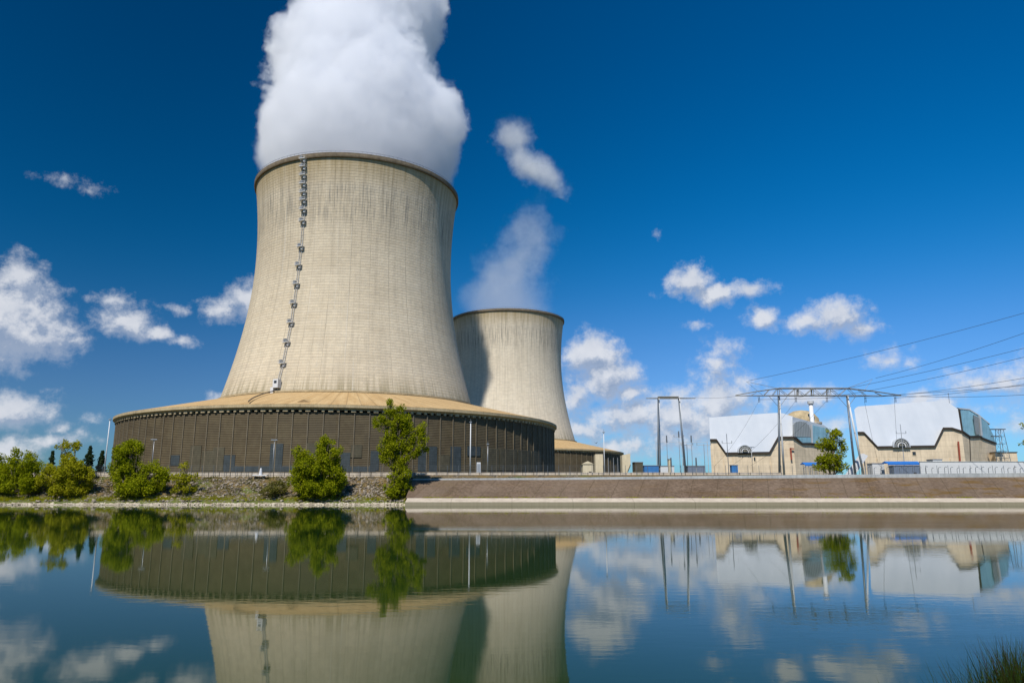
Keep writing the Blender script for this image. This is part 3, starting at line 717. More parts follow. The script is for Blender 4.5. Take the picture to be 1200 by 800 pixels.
def tree(label, cat, name, basepx, Y, baseZ, ells, nclump, nleaf, leaf, m, seed, clump_r=1.3, group=None, depth=.9, trunk_r=.35, stems=1):
    r = np.random.default_rng(seed); rr = random.Random(seed)
    bx = at(basepx, 570, Y)[0]
    t0 = empty(name, (bx, Y, baseZ), label, cat, group)
    E_ = []
    for (x, y, rx, ry) in ells:
        p = at(x, y, Y); k = (at(x+rx, y, Y)[0]-p[0]); kz = abs(at(x, y-ry, Y)[2]-p[2])
        E_.append((np.array([p[0]-bx, 0, p[2]-baseZ]), k, kz))
    vol = np.array([e[1]*e[1]*e[2] for e in E_])**.75; vol /= vol.sum()
    C = []; tr = MB(); zmax = max(e[0][2]+e[2] for e in E_)
    main = max(E_, key=lambda e: e[0][2]+e[2]*.3)
    for s_ in range(stems):
        top = main[0]*np.array([1, 1, 1]) if s_ == 0 else rr.choice(E_)[0]
        off = np.array([rr.uniform(-.5, .5)*(s_ > 0)*2, rr.uniform(-.5, .5), -.8]); prev = off; P_ = [off]
        for q in range(1, 6):
            f = q/5; p = off*(1-f)+(top+np.array([0, 0, main[2]*.6 if s_ == 0 else 0]))*f+np.array([rr.uniform(-.4, .4), rr.uniform(-.4, .4), 0])
            tr.bar(prev, p, trunk_r*(1-.82*(q-1)/5), trunk_r*(1-.82*q/5), 7); prev = p; P_.append(p)
        for (c, k, kz) in E_:
            for _ in range(3):
                st = P_[min(5, max(1, int(5*max(.1, (c[2]-kz*.8))/zmax)))]
                en = c+np.array([rr.uniform(-.6, .6)*k, rr.uniform(-.6, .6)*k, rr.uniform(-.2, .7)*kz]); md = (st+en)/2+np.array([0, 0, -.06*k])
                tr.bar(st, md, trunk_r*.32, trunk_r*.2, 5); tr.bar(md, en, trunk_r*.2, .04, 5)
    for i in range(nclump):
        c, k, kz = E_[r.choice(len(E_), p=vol)]
        u = r.normal(size=3); u /= np.linalg.norm(u); rad = r.uniform(.25, 1)**.55
        cc = c+u*rad*np.array([k*.92, k*depth, kz*.92]); cr = clump_r*r.uniform(.55, 1.25)
        nl = max(6, int(nleaf*r.uniform(.5, 1.3)*(cr/clump_r)**2))
        q = r.normal(size=(nl, 3)); q /= np.linalg.norm(q, axis=1)[:, None]; q *= (r.uniform(0, 1, (nl, 1))**.45)*cr
        q[:, 2] *= 1.15; q[:, 2] += .25*cr
        C.append(cc+q)
        if i % 4 == 0: tr.bar(c*np.array([.9, .9, 1])-np.array([0, 0, kz*.25]), cc, .09, .03, 4)
    C = np.concatenate(C); C = C[C[:, 2] > .2]
    V, Fc = leaves_mesh(C, leaf, r)
    me = bpy.data.meshes.new('crown'); me.from_pydata(V.tolist(), [], Fc.tolist()); o = link('crown', me, m, t0)
    tr.build('trunk', M_bark, t0, True)
    return t0
BG = 'trees and bushes along the far bank'
def bk(f): return bankz(f)
tree('round bright green willow bush cut off by the left edge of the picture', 'tree', 'willow_tree', 22, 256, 3.2, [(25, 545, 20, 19), (12, 560, 18, 18), (38, 556, 14, 18), (28, 570, 26, 12)], 230, 100, .34, M_leaf, 11, 1.5, BG, stems=3)
tree('leftmost green bush, its left half outside the picture', 'tree', 'willow_tree', -12, 257, 3.5, [(-10, 555, 20, 24), (0, 570, 16, 12)], 110, 90, .36, M_leaf, 12, 1.5, BG, stems=2)
tree('yellow green willow with a sparse flat top right of the leftmost willows', 'tree', 'willow_tree', 78, 255, 2.8, [(82, 555, 20, 20), (60, 560, 14, 18), (98, 562, 12, 16), (80, 573, 24, 10)], 230, 95, .34, M_leaf_y, 13, 1.4, BG, stems=3)
tree('tall sparse pale willow rising out of the bush clump left of the white mast', 'tree', 'willow_tree', 80, 261, 6.0, [(72, 524, 9, 6), (90, 523, 8, 5), (80, 538, 9, 9), (84, 550, 8, 8)], 60, 45, .38, M_leaf_y, 14, 1.1, BG, stems=2)
tree('dense round topped willow with a lower right lobe left of the low shrub', 'tree', 'willow_tree', 152, 255, 2.6, [(152, 533, 18, 16), (140, 550, 10, 14), (150, 560, 20, 16), (178, 558, 20, 15), (162, 574, 28, 9), (188, 563, 12, 10)], 320, 100, .34, M_leaf, 15, 1.45, BG, stems=3)
tree('low yellow green shrub with sparse twigs right of the double lobed willow', 'shrub', 'shrub', 217, 256, 3.2, [(217, 548, 8, 7), (216, 562, 15, 8), (214, 574, 16, 6)], 70, 42, .34, M_leaf_y, 16, 1.1, BG, trunk_r=.15, stems=3)
tree('low olive brown shrub on the bank left of the wide willow', 'shrub', 'shrub', 324, 254, 2.2, [(324, 573, 15, 9), (318, 577, 13, 6)], 60, 50, .3, M_leaf_b, 17, 1.0, BG, trunk_r=.12, stems=3)
tree('wide rounded bright willow left of the tall poplar', 'tree', 'willow_tree', 374, 253, 1.6, [(384, 528, 18, 15), (352, 533, 10, 10), (372, 548, 28, 16), (355, 560, 16, 14), (394, 562, 14, 15), (372, 573, 30, 10)], 400, 105, .34, M_leaf, 18, 1.45, BG, stems=3)
tree('tall ragged poplar reaching above the dark louvre screen', 'tree', 'poplar_tree', 466, 253, 1.4, [(457, 477, 4, 9), (456, 487, 7, 10), (468, 484, 6, 9), (467, 494, 10, 10), (477, 497, 7, 9), (458, 516, 12, 10), (474, 508, 9, 9), (498, 517, 7, 8), (484, 534, 8, 7), (447, 496, 10, 10), (470, 500, 12, 12), (458, 505, 10, 14), (495, 505, 7, 7), (462, 522, 14, 11), (488, 512, 10, 10), (490, 526, 13, 10), (453, 531, 11, 12), (476, 520, 10, 14), (466, 545, 9, 9), (468, 560, 17, 15), (466, 574, 20, 9), (466, 548, 11, 8), (463, 538, 11, 10), (474, 534, 9, 9)], 460, 80, .33, M_leaf, 19, 1.25, BG, trunk_r=.5, stems=2, depth=.8)
tree('airy green tree on the bank top in front of the portal gantry', 'tree', 'poplar_tree', 973, 266, SITE, [(976, 509, 11, 8), (968, 521, 13, 9), (984, 524, 11, 10), (973, 538, 17, 9), (963, 548, 11, 7), (984, 548, 11, 8)], 170, 45, .36, M_leaf, 20, 1.15, BG, trunk_r=.35, stems=2, depth=.6)
tree('tree branch tips entering at the right edge of the picture', 'tree', 'poplar_tree', 1222, 255, SITE-1, [(1203, 501, 9, 5), (1204, 518, 10, 6), (1225, 510, 18, 18), (1222, 530, 16, 14)], 90, 50, .36, M_leaf, 21, 1.1, BG, stems=1)
# far conifers and low wood behind the left mast
def conifer(px, Y, topy, wpx, seed, label):
    r = np.random.default_rng(seed); x, _, zt = at(px, topy, Y); t0 = empty('conifer', (x, Y, SITE), label, 'tree', 'dark conifers behind the white mast'); h = zt-SITE
    W = at(px+wpx, topy, Y)[0]-x; C = []; tr = MB().bar((0, 0, -.5), (0, 0, h*.96), .35, .06)
    for k in range(16):
        z = h*(.22+.76*k/15); R_ = W*(1.08-k/15)*r.uniform(.35, 1.2)
        for j in range(7):
            a = r.uniform(0, 6.28); n_ = 14; f = r.uniform(.1, 1, n_)**.6
            P_ = np.stack([cos(a)*R_*f, sin(a)*R_*f, z-.18*R_*f+r.normal(0, .15, n_)], 1)+r.normal(0, .22, (n_, 3)); C.append(P_); tr.bar((0, 0, z), (cos(a)*R_, sin(a)*R_, z-.18*R_), .07, .02, 4)
    V, Fc = leaves_mesh(np.concatenate(C), .42, r); me = bpy.data.meshes.new('crown'); me.from_pydata(V.tolist(), [], Fc.tolist()); link('crown', me, M_leaf_d, t0); tr.build('trunk', M_bark, t0)
conifer(106, 300, 523, 9, 31, 'tall dark conifer just left of the tall white mast')
conifer(120, 305, 529, 6, 32, 'narrow dark conifer touching the tall white mast')
conifer(62, 320, 529, 6, 33, 'dark conifer top peeping over the left willows')
# distant low wood
r = np.random.default_rng(44); C = []
for i in range(420):
    X_ = r.uniform(-900, -190); c = np.array([X_, r.uniform(560, 640), SITE+r.uniform(0, 7)]); C.append(c+r.normal(0, 1.9, (30, 3)))
for i in range(300):
    X_ = r.uniform(120, 900); c = np.array([X_, r.uniform(700, 780), SITE+r.uniform(0, 5)]); C.append(c+r.normal(0, 1.9, (26, 3)))
V, Fc = leaves_mesh(np.concatenate(C), 1.1, r); me = bpy.data.meshes.new('distant_wood'); me.from_pydata(V.tolist(), [], Fc.tolist()); tag(link('distant_wood', me, M_leaf_d), 'low dark wood on the horizon', kind='stuff')

# grass on the left bank
def grass(name, m, n, fx, ff, h0, h1, wd, seed, label, zf=None):
    r = np.random.default_rng(seed); X_ = fx(r, n); f = ff(r, n); Y_ = 247.5+24.5*f; Z_ = np.interp(f, [0, .08, .2, .9, 1], [-.5, .7, 1.5, 9.4, 9.9])
    if zf is not None: Y_, Z_ = zf(r, n)
    h = r.uniform(h0, h1, n); lx_ = r.normal(0, .3, n)*h; ly = r.normal(0, .3, n)*h; w_ = wd*r.uniform(.6, 1.4, n); a = r.uniform(0, 6.28, n)
    A = np.stack([X_-np.cos(a)*w_, Y_-np.sin(a)*w_, Z_-.1], 1); B = np.stack([X_+np.cos(a)*w_, Y_+np.sin(a)*w_, Z_-.1], 1); T_ = np.stack([X_+lx_, Y_+ly, Z_+h], 1)
    V = np.stack([A, B, T_], 1).reshape(-1, 3); me = bpy.data.meshes.new(name); me.from_pydata(V.tolist(), [], np.arange(3*n).reshape(-1, 3).tolist())
    return tag(link(name, me, m), label, None, None, 'stuff')
def clus(r, n, lo, hi, k=60, sd=2.2):
    c = r.uniform(lo, hi, k); return c[r.integers(0, k, n)]+r.normal(0, sd, n)
grass('bank_grass', M_leaf_y, 16000, lambda r, n: clus(r, n, -185, SPLIT, 70, 2.0), lambda r, n: np.clip(.17+np.abs(r.normal(0, .06, n)), .12, .4), .25, .9, .10, 51, 'green grass just above the shore stones')
grass('bank_grass', M_leaf_b, 14000, lambda r, n: clus(r, n, -185, SPLIT, 90, 2.5), lambda r, n: r.uniform(.25, .97, n), .25, .8, .10, 52, 'dry tufts over the left bank slope')
grass('verge_grass', M_leaf_b, 5000, lambda r, n: clus(r, n, SPLIT, 200, 50, 4), lambda r, n: r.uniform(0, 1, n), .15, .5, .08, 53, 'thin dry grass on the verge above the paved bank',
      zf=lambda r, n: ((lambda f: (264+6*f, kz-.1+(SITE-kz)*f))(r.uniform(0, 1, n))))

grass('ledge_weeds', M_leaf_y, 3500, lambda r, n: clus(r, n, SPLIT, 190, 46, 1.3), lambda r, n: r.uniform(0, 1, n), .12, .5, .08, 54, 'weeds in the joint between ledge and slope',
      zf=lambda r, n: (LY+4.6+r.uniform(0, .5, n), pz0+r.uniform(0, .15, n)))
grass('slope_weeds', M_leaf_b, 5000, lambda r, n: clus(r, n, SPLIT, 190, 60, 1.6), lambda r, n: r.uniform(0, 1, n), .1, .4, .07, 55, 'dry weeds growing out of the paved slope',
      zf=lambda r, n: ((lambda f: (LY+4.6+(262-LY-4.6)*f, pz0+(cols[10][2]-pz0)*f-.08))(r.uniform(0, 1, n))))
# reeds at the near shore, lower right corner
def blade(mb, base, h, lean, wdt):
    p = np.array(base, float); pr = None; a = random.uniform(0, 6.28); u = np.array([cos(a), sin(a), 0])*wdt
    for k in range(6):
        f = k/5; c = p+np.array([lean[0]*f*f, lean[1]*f*f, h*f*(1-.12*f)]); ww = u*(1-f)**.7
        L_, R_ = c-ww, c+ww
        if pr: mb.quadface(pr[0], pr[1], R_, L_)
        pr = (L_, R_)
M_reed = mat('reed_leaves', fn=leaf_fn((.035, .07, .012, 1), (.08, .12, .02, 1), (.02, .035, .008, 1)))
M_reed_dry = mat('dry_reed_stems', fn=leaf_fn((.05, .035, .015, 1), (.10, .075, .035, 1), (.03, .02, .01, 1)))
YR = 15.5
def reeds(label, spots, n, hmul=1.0, seed=1, dry=.3):
    random.seed(seed); c0 = at(spots[0][0], 815, YR)
    t0 = empty('reed_clump', (c0[0], YR, .4), label, 'reeds', 'reeds at the near shore')
    g = MB(); dmb = MB()
    for i in range(n):
        px, tip, sp = random.choice(spots); X_ = at(px+random.gauss(0, sp), 815, YR)[0]; dy = random.uniform(-1.0, .8)
        zt = at(px, tip+abs(random.gauss(0, 24)), YR+dy)[2]; zb = .1
        h = max(.4, (zt-zb)*hmul); q = dmb if random.random() < dry else g
        blade(q, (X_-c0[0], dy, zb-.4), h*1.08, (random.gauss(0, .34), random.gauss(0, .25)), random.uniform(.008, .02))
    g.build('green_blades', M_reed, t0, False, False); dmb.build('dry_stems', M_reed_dry, t0, False, False)
reeds('dense dark reeds filling the lower right corner of the picture', [(1190, 748, 7), (1184, 758, 6), (1204, 742, 10), (1176, 770, 5), (1198, 728, 3), (1215, 728, 14)], 1200, seed=3, dry=.4)
reeds('thin green reeds just left of the dense corner clump', [(1150, 768, 7), (1137, 757, 4), (1140, 745, 3), (1160, 762, 6), (1124, 772, 5), (1166, 728, 1.5)], 240, seed=4, dry=.15)
reeds('single small reed tuft standing apart at the bottom edge', [(1069, 780, 1.5)], 10, seed=5, dry=0)
random.seed(21)

# ------------------------------------------------------------------ fences
fe = empty('mesh_fence', (0, 269.4, SITE), 'long see through wire fence with thin dark posts along the far bank top', 'fence')
pst = None; x = -196.; fh = at(600, 545, 269.4)[2]-SITE
xs_ = []
while x < 200: xs_.append(x); x += 4.1
for x in xs_[:98]:
    if pst is None: pst = MB().bar((0, 0, -.2), (0, 0, fh), .07, n=6).build('fence_post', M_dsteel, fe); o = pst
    else: o = copy_part(pst, fe)
    o.location = (x, 0, 0)
mb = MB()
for k in range(6): mb.box((0, 0, .35+(fh-.45)*k/5), (392, .03, .045))
mb.build('fence_wires', M_dsteel, fe)
def bent_post():
    m = MB(); pts = [(0, 0, -.1), (0, 0, 2.6)]+[(.0+.55*(1-cos(a))*.9, -.2*sin(a), 2.6+.75*sin(a)) for a in np.linspace(.3, 2.3, 6)]
    return m.path(pts, .085, 5)
sf = empty('security_fence', (0, 272.5, SITE), 'pale security fence with curved post tops in front of the white roofed halls', 'fence')
x = at(942, 550, 272.5)[0]; bp = None; sw = MB(); n = 0
x0 = x
while n < 96 and x < 215:
    if bp is None: bp = bent_post().build('curved_post', M_dsteel, sf); o = bp
    else: o = copy_part(bp, sf)
    o.location = (x, 0, 0); o.scale = (random.uniform(.8, 1.2), 1, random.uniform(.92, 1.08)); x += 2.35+random.uniform(-.15, .15); n += 1
for k in range(4): sw.box(((x0+x)/2, .05, .4+.7*k), (x-x0, .03, .05))
sw.build('fence_wires', M_steel, sf)
sw = MB().box(((x0+x)/2, -.3, .15), (x-x0, .15, .5)); sw.build('base_rail', M_red, sf)
# white wall behind the security fence
zt = at(1130, 541, 300)[2]; xa, xb = at(1078, 545, 300)[0], 330
t0 = empty('boundary_wall', ((xa+xb)/2, 300, SITE), 'long white wall behind the curved security fence posts', 'wall')
MB().box((0, 0, (zt-SITE)/2), (xb-xa, .5, zt-SITE)).build('wall_face', M_white, t0)
MB().box((0, 0, zt-SITE+.12), (xb-xa+.2, .8, .25)).build('coping', M_kerbc, t0)

# ------------------------------------------------------------------ masts and lamps
def mast(label, px, Y, topy, r, m, arms=0, base=True, lamp=False, name='light_mast', grp='lighting masts'):
    x, _, zt = at(px, topy, Y); xb = at(px, 550, Y)[0]
    x = xb; h = zt-SITE; t0 = empty(name, (x, Y, SITE), label, 'lamp post' if lamp else 'mast', grp)
    MB().bar((0, 0, 0), (0, 0, h), r, r*.55, 8).build('pole', m, t0, True)
    if base: MB().box((0, 0, .25), (2.2, 2.2, .5)).build('foot_block', M_wallc, t0)
    if lamp: MB().box((0, -.1, h+.1), (2.4, .7, .3)).box((0, 0, h-.15), (.3, .3, .4)).build('lamp_head', M_steel, t0)
    else: MB().bar((0, 0, h-.1), (0, 0, h+1.0), .06).box((0, 0, h-.1), (.9, .9, .25)).build('mast_head', M_steel, t0)
    return t0
def px_fix(px, topy, Y):   # px of the top; the pole is vertical so use the X of its top
    x, _, z = at(px, topy, Y); return x
mast('tall white mast left of the louvre screen', 122.5, 276, 491, .26, M_white)
mast('white mast in front of the screen right of the poplar', 551, 282, 494, .30, M_white)
mast('thin grey mast between the white mast and the screen end', 571.5, 285, 520, .16, M_steel, base=False)
mast('white mast standing before the farther tower apron', 708.5, 282, 506, .22, M_white)
mast('street lamp between the left willow and low shrub', 177.5, 276, 515, .14, M_steel, lamp=True, base=False, name='street_lamp', grp='street lamps')
mast('street lamp in front of the blue screen panel left of the wide willow', 319.5, 276, 515.5, .14, M_steel, lamp=True, base=False, name='street_lamp', grp='street lamps')
mast('small lamp post before the left white roofed hall', 882, 300, 524, .12, M_steel, lamp=True, base=False, name='street_lamp', grp='street lamps')
mast('thin lightning rod mast behind the right hall roof', 1122, 440, 461, .25, M_dsteel, base=False)
# marker on the bank wall
x, _, z = at(305.5, 557, 268.5)
t0 = empty('survey_marker', (x, 268.3, z), 'white marker stone on a flat white slab by the left parapet wall', 'marker')
MB().box((0, 0, .1), (5.2, 2.2, .35)).build('slab', M_white, t0)
MB().bar((0, 0, .2), (0, 0, 2.3), .62, .38, 8).bar((0, 0, 2.3), (0, 0, 2.7), .38, .2, 8).build('marker_post', M_white, t0)

# ------------------------------------------------------------------ portal gantries
def gantry(label, PX, Y, legs, chord, tips, up, ins, feet, r=.38):
    """legs: px of leg tops; chord: (y_top, y_bottom); tips: px of beam ends"""
    x0 = at(legs[0], 500, Y)[0]
    t0 = empty('portal_gantry', (at((legs[0]+legs[1])/2, 550, Y)[0], Y, SITE), label, 'gantry', 'portal gantries'); ox = t0.location[0]
    P_ = lambda px, py, dy=0: (lambda p: (p[0]-ox, dy, p[2]-SITE))(at(px, py, Y))
    zb = P_(legs[0], chord[1])[2]; zt = P_(legs[0], chord[0])[2]
    for i, lp in enumerate(legs):
        top = P_(lp, chord[1]); bx = P_(feet[i][0], 550, 0)[0]; bx2 = at(feet[i][1], 550, Y+5)[0]-ox
        MB().bar((bx, -3.2, -.3), (top[0], -.2, zb), r*1.25, r*.8, 8).build('leg', M_dsteel, t0, True)
        MB().bar((bx2, 5.0, -.3), (top[0]+.6, .4, zb), r*1.15, r*.75, 8).build('leg', M_white, t0, True)
        MB().box((bx, -3.2, .1), (1.8, 1.8, .6)).box((bx2, 5, .1), (1.8, 1.8, .6)).build('foot_block', M_wallc, t0)
    beam = MB(); xl, xr = P_(tips[0], chord[1])[0], P_(tips[1], chord[1])[0]; la, lb = P_(legs[0], chord[0])[0], P_(legs[1], chord[0])[0]
    for dy in (-1.0, 1.0):
        beam.bar((xl, 0, zb), (la, dy, zb), .2).bar((la, dy, zb), (lb, dy, zb), .22).bar((lb, dy, zb), (xr, 0, zb), .2)
        beam.bar((la, dy, zt), (lb, dy, zt), .26)
        if zt-zb > 1:
            beam.bar((xl, 0, zb+.2), (xl+(la-xl)*.45, dy*.5, zb+(zt-zb)*.55), .2).bar((xl+(la-xl)*.45, dy*.5, zb+(zt-zb)*.55), (la, dy, zt), .2)
            beam.bar((xr, 0, zb+.2), (lb+(xr-lb)*.5, dy*.5, zb+(zt-zb)*.6), .2).bar((lb+(xr-lb)*.5, dy*.5, zb+(zt-zb)*.6), (lb, dy, zt), .2)
            n = 8
            for k in range(n):
                xa = la+(lb-la)*k/n; xb = la+(lb-la)*(k+1)/n
                beam.bar((xa, dy, zb if k % 2 else zt), (xb, dy, zt if k % 2 else zb), .12, n=4)
                if k % 2 == 0: beam.bar((xa, dy, zb), (xa, dy, zt), .15, n=4)
            for side, (p, q) in enumerate(((xl, la), (xr, lb))):
                for f in (.35, .65, .85):
                    xx = p+(q-p)*f; h_ = (zt-zb)*min(1, f*1.22); beam.bar((xx, dy*f, zb), (xx+(q-p)*.13, dy*f, zb+h_), .11, n=4)
    for k in range(13):
        xx = la+(lb-la)*k/12; beam.bar((xx, -1, zb), (xx, 1, zb), .11, n=4)
    beam.build('truss_beam', M_truss, t0)
    if up:
        for lx_, tx, ty in up:  # arms
            s_ = P_(lx_, chord[0]); e_ = P_(tx, ty); MB().bar(s_, (e_[0], 3, e_[2]), .12, .07, 5).bar((e_[0]*.5+s_[0]*.5, 1.5, zb+.3), (e_[0], 3, e_[2]), .07, .05, 4).build('earth_wire_arm', M_truss, t0)
        for px in (935, 951, 969): MB().bar(P_(px, chord[0]), P_(px, chord[1]), .35).build('strut', M_truss, t0)
        for i, lp in enumerate(legs):
            c = P_(lp, chord[1]); b = MB()
            for s_ in (-1, 1): b.bar((c[0], 0, c[2]-5.5), (c[0]+s_*4.5, 0, c[2]), .1, n=4)
            b.build('knee_brace', M_truss, t0)
    for px in ins:
        c = P_(px, chord[1]); b = MB()
        for s_ in (-.55, .55):
            b.bar((c[0]+s_, 0, c[2]-.1), (c[0]+s_*.5, -.2, c[2]-.8), .05, n=4)
            for k in range(8):
                z = c[2]-.8-k*.3; b.bar((c[0]+s_*.5, -.2, z), (c[0]+s_*.5, -.2, z-.17), .24, .1, 8)
        b.build('insulator_string', M_ins, t0)
    return t0
G1 = gantry('large portal gantry with a trussed beam and A shaped legs before the halls', None, 336, (912, 992), (455, 463.5), (862, 1056), [(912, 877, 446), (992, 1026, 443)], (889, 932, 968.5, 1013.5, 1048.5), ((910, 918.5), (998, 1012)), r=.48)
G2 = gantry('smaller flat beamed portal gantry left of the white roofed halls', None, 350, (771, 795), (465, 466.5), (757, 815), None, (), ((769.5, 773.5), (801.5, 804)), r=.36)

def cable(name, label, p, q, sag, r=.07, n=24, grp='power lines'):
    p = np.array(p); q = np.array(q); pts = []
    for k in range(n+1):
        f = k/n; c = p*(1-f)+q*f; c[2] -= sag*4*f*(1-f); pts.append(tuple(c-p))
    o = MB().path(pts, r, 4).build(name, M_cable); o.location = tuple(p); return tag(o, label, 'cable', grp)
hooks = [(877, 446), (1026, 443), (932, 464), (968, 464), (1013, 464), (1048, 464), (889, 464), (1050, 463)]
ends = [365, 377, 397, 407, 436, 443, 451, 461]
names = ['highest', 'second highest', 'third highest', 'fourth highest', 'fourth lowest', 'third lowest', 'second lowest', 'lowest']
order = [(877, 446, 345), (1026, 443, 361), (932, 466, 388), (968, 466, 399), (1013, 466, 430), (1048, 466, 438), (889, 468, 447), (1056, 463.5, 459)]
for i, (hx, hy, ey) in enumerate(order):
    p = at(hx, hy, 336); q = at(1290, ey-4, 255)
    cable('power_line', names[i]+' of the overhead cables where they leave the right edge', p, q, 1.6, .075)
# droppers from the insulators to the switchyard
for i, (a_, b_) in enumerate([((889, 470), (838, 545)), ((932, 470), (858, 545)), ((968, 470), (880, 545)), ((1013, 470), (1030, 545)), ((1048, 470), (1052, 545))]):
    p = at(a_[0], a_[1], 336); q = at(b_[0], b_[1], 372)
    cable('dropper_cable', ['leftmost thin dropper cable below the large gantry beam', 'dropper cable hanging across the left hall roof', 'long dropper cable slanting over the left hall dormer', 'dropper cable hanging over the left part of the right hall', 'rightmost dropper cable below the tapered gantry beam end'][i], p, q, 2.5, .05, 16, 'dropper cables')
cable('bus_line', 'thin cable running from the small gantry to the large gantry beam', at(815, 465.5, 350), at(862, 464, 336), .6, .05, 10)

# switchyard posts
def yard_post(label, px, Y, topy, arm=None, r=.18, m=None, boxtop=None):
    x, _, zt = at(px, topy, Y); x = at(px, 545, Y)[0]; t0 = empty('switchyard_post', (x, Y, SITE), label, 'post', 'switchyard posts'); h = zt-SITE
    MB().bar((0, 0, 0), (0, 0, h), r, r*.7, 6).build('pole', m or M_steel, t0)
    if arm:
        for (dz, L_) in arm: MB().bar((-L_/2, 0, h-dz), (L_/2, 0, h-dz), .12).bar((-L_/2, 0, h-dz), (-L_/2, 0, h-dz+1.1), .16).bar((L_/2, 0, h-dz), (L_/2, 0, h-dz+1.1), .16).build('crossarm', M_steel, t0)
    if boxtop: MB().bar((0, 0, h-boxtop), (0, 0, h), .38, .3, 8).build('insulator_stack', M_dsteel, t0)
    return t0
yard_post('thin post with a dark insulator right of the small gantry leg', 782.5, 380, 510, boxtop=3.5)
yard_post('post with dark insulator top between the small gantry and the halls', 797, 375, 505, arm=[(3, 5)], boxtop=3)
yard_post('post with a crossarm just left of the left hall', 826, 372, 520, arm=[(.6, 7)])
yard_post('dark insulator post under the crossarm bar', 811.5, 378, 510, boxtop=3.4)
yard_post('shorter post carrying a crossarm right of the small gantry', 806, 366, 520, arm=[(.6, 6)], m=M_dsteel)
yard_post('slim pole with a side arm before the left hall corner', 853.5, 340, 508, arm=[(4.4, 4.5)], m=M_dsteel)
yard_post('slim pole with a side arm before the right hall dormer', 1060, 340, 497, arm=[(4.2, 4.5)])
yard_post('stubby dark post low right of the small gantry', 786.5, 330, 536, boxtop=4, r=.3)
yard_post('stubby dark post left of the left hall foot', 816, 330, 536, boxtop=4, r=.25)
yard_post('stubby post between the two stubby dark ones', 801.5, 332, 537, boxtop=3, r=.22)
t0 = empty('busbar_frame', (at(800, 545, 382)[0], 382, SITE), 'thin horizontal busbar frame behind the switchyard posts', 'frame')
b = MB(); L_ = at(835, 520, 382)[0]-at(775, 520, 382)[0]; zz_ = at(800, 518, 382)[2]-SITE
b.bar((-L_/2, 0, zz_), (L_/2, 0, zz_), .1).bar((-L_/2, 0, 0), (-L_/2, 0, zz_+.4), .14).bar((L_/2, 0, 0), (L_/2, 0, zz_+.4), .14).bar((0, 0, 0), (0, 0, zz_), .12)
b.build('frame_bars', M_pale_steel, t0)
# lattice tower at right
x, _, zt = at(1171, 503, 430); t0 = empty('lattice_tower', (x, 430, SITE), 'small steel lattice tower right of the right hall', 'pylon'); h = zt-SITE
b = MB(); W_ = 3.2
cs = [(-1, -1), (1, -1), (1, 1), (-1, 1)]
for i, (cx, cy) in enumerate(cs):
    b.bar((cx*W_, cy*W_, 0), (cx*1.4, cy*1.4, h), .18, n=4); nx, ny = cs[(i+1) % 4]
    for k in range(7):
        f0, f1 = k/7, (k+1)/7; w0 = W_+(1.4-W_)*f0; w1 = W_+(1.4-W_)*f1
        b.bar((cx*w0, cy*w0, h*f0), (nx*w1, ny*w1, h*f1), .08, n=4); b.bar((cx*w1, cy*w1, h*f1), (nx*w1, ny*w1, h*f1), .08, n=4)
b.build('lattice_mast', M_dsteel, t0)
MB().box((-1, 0, h+.1), (8, 2.6, .5)).box((-3, 0, h-4), (4, 2, .5)).build('platform', M_dsteel, t0)

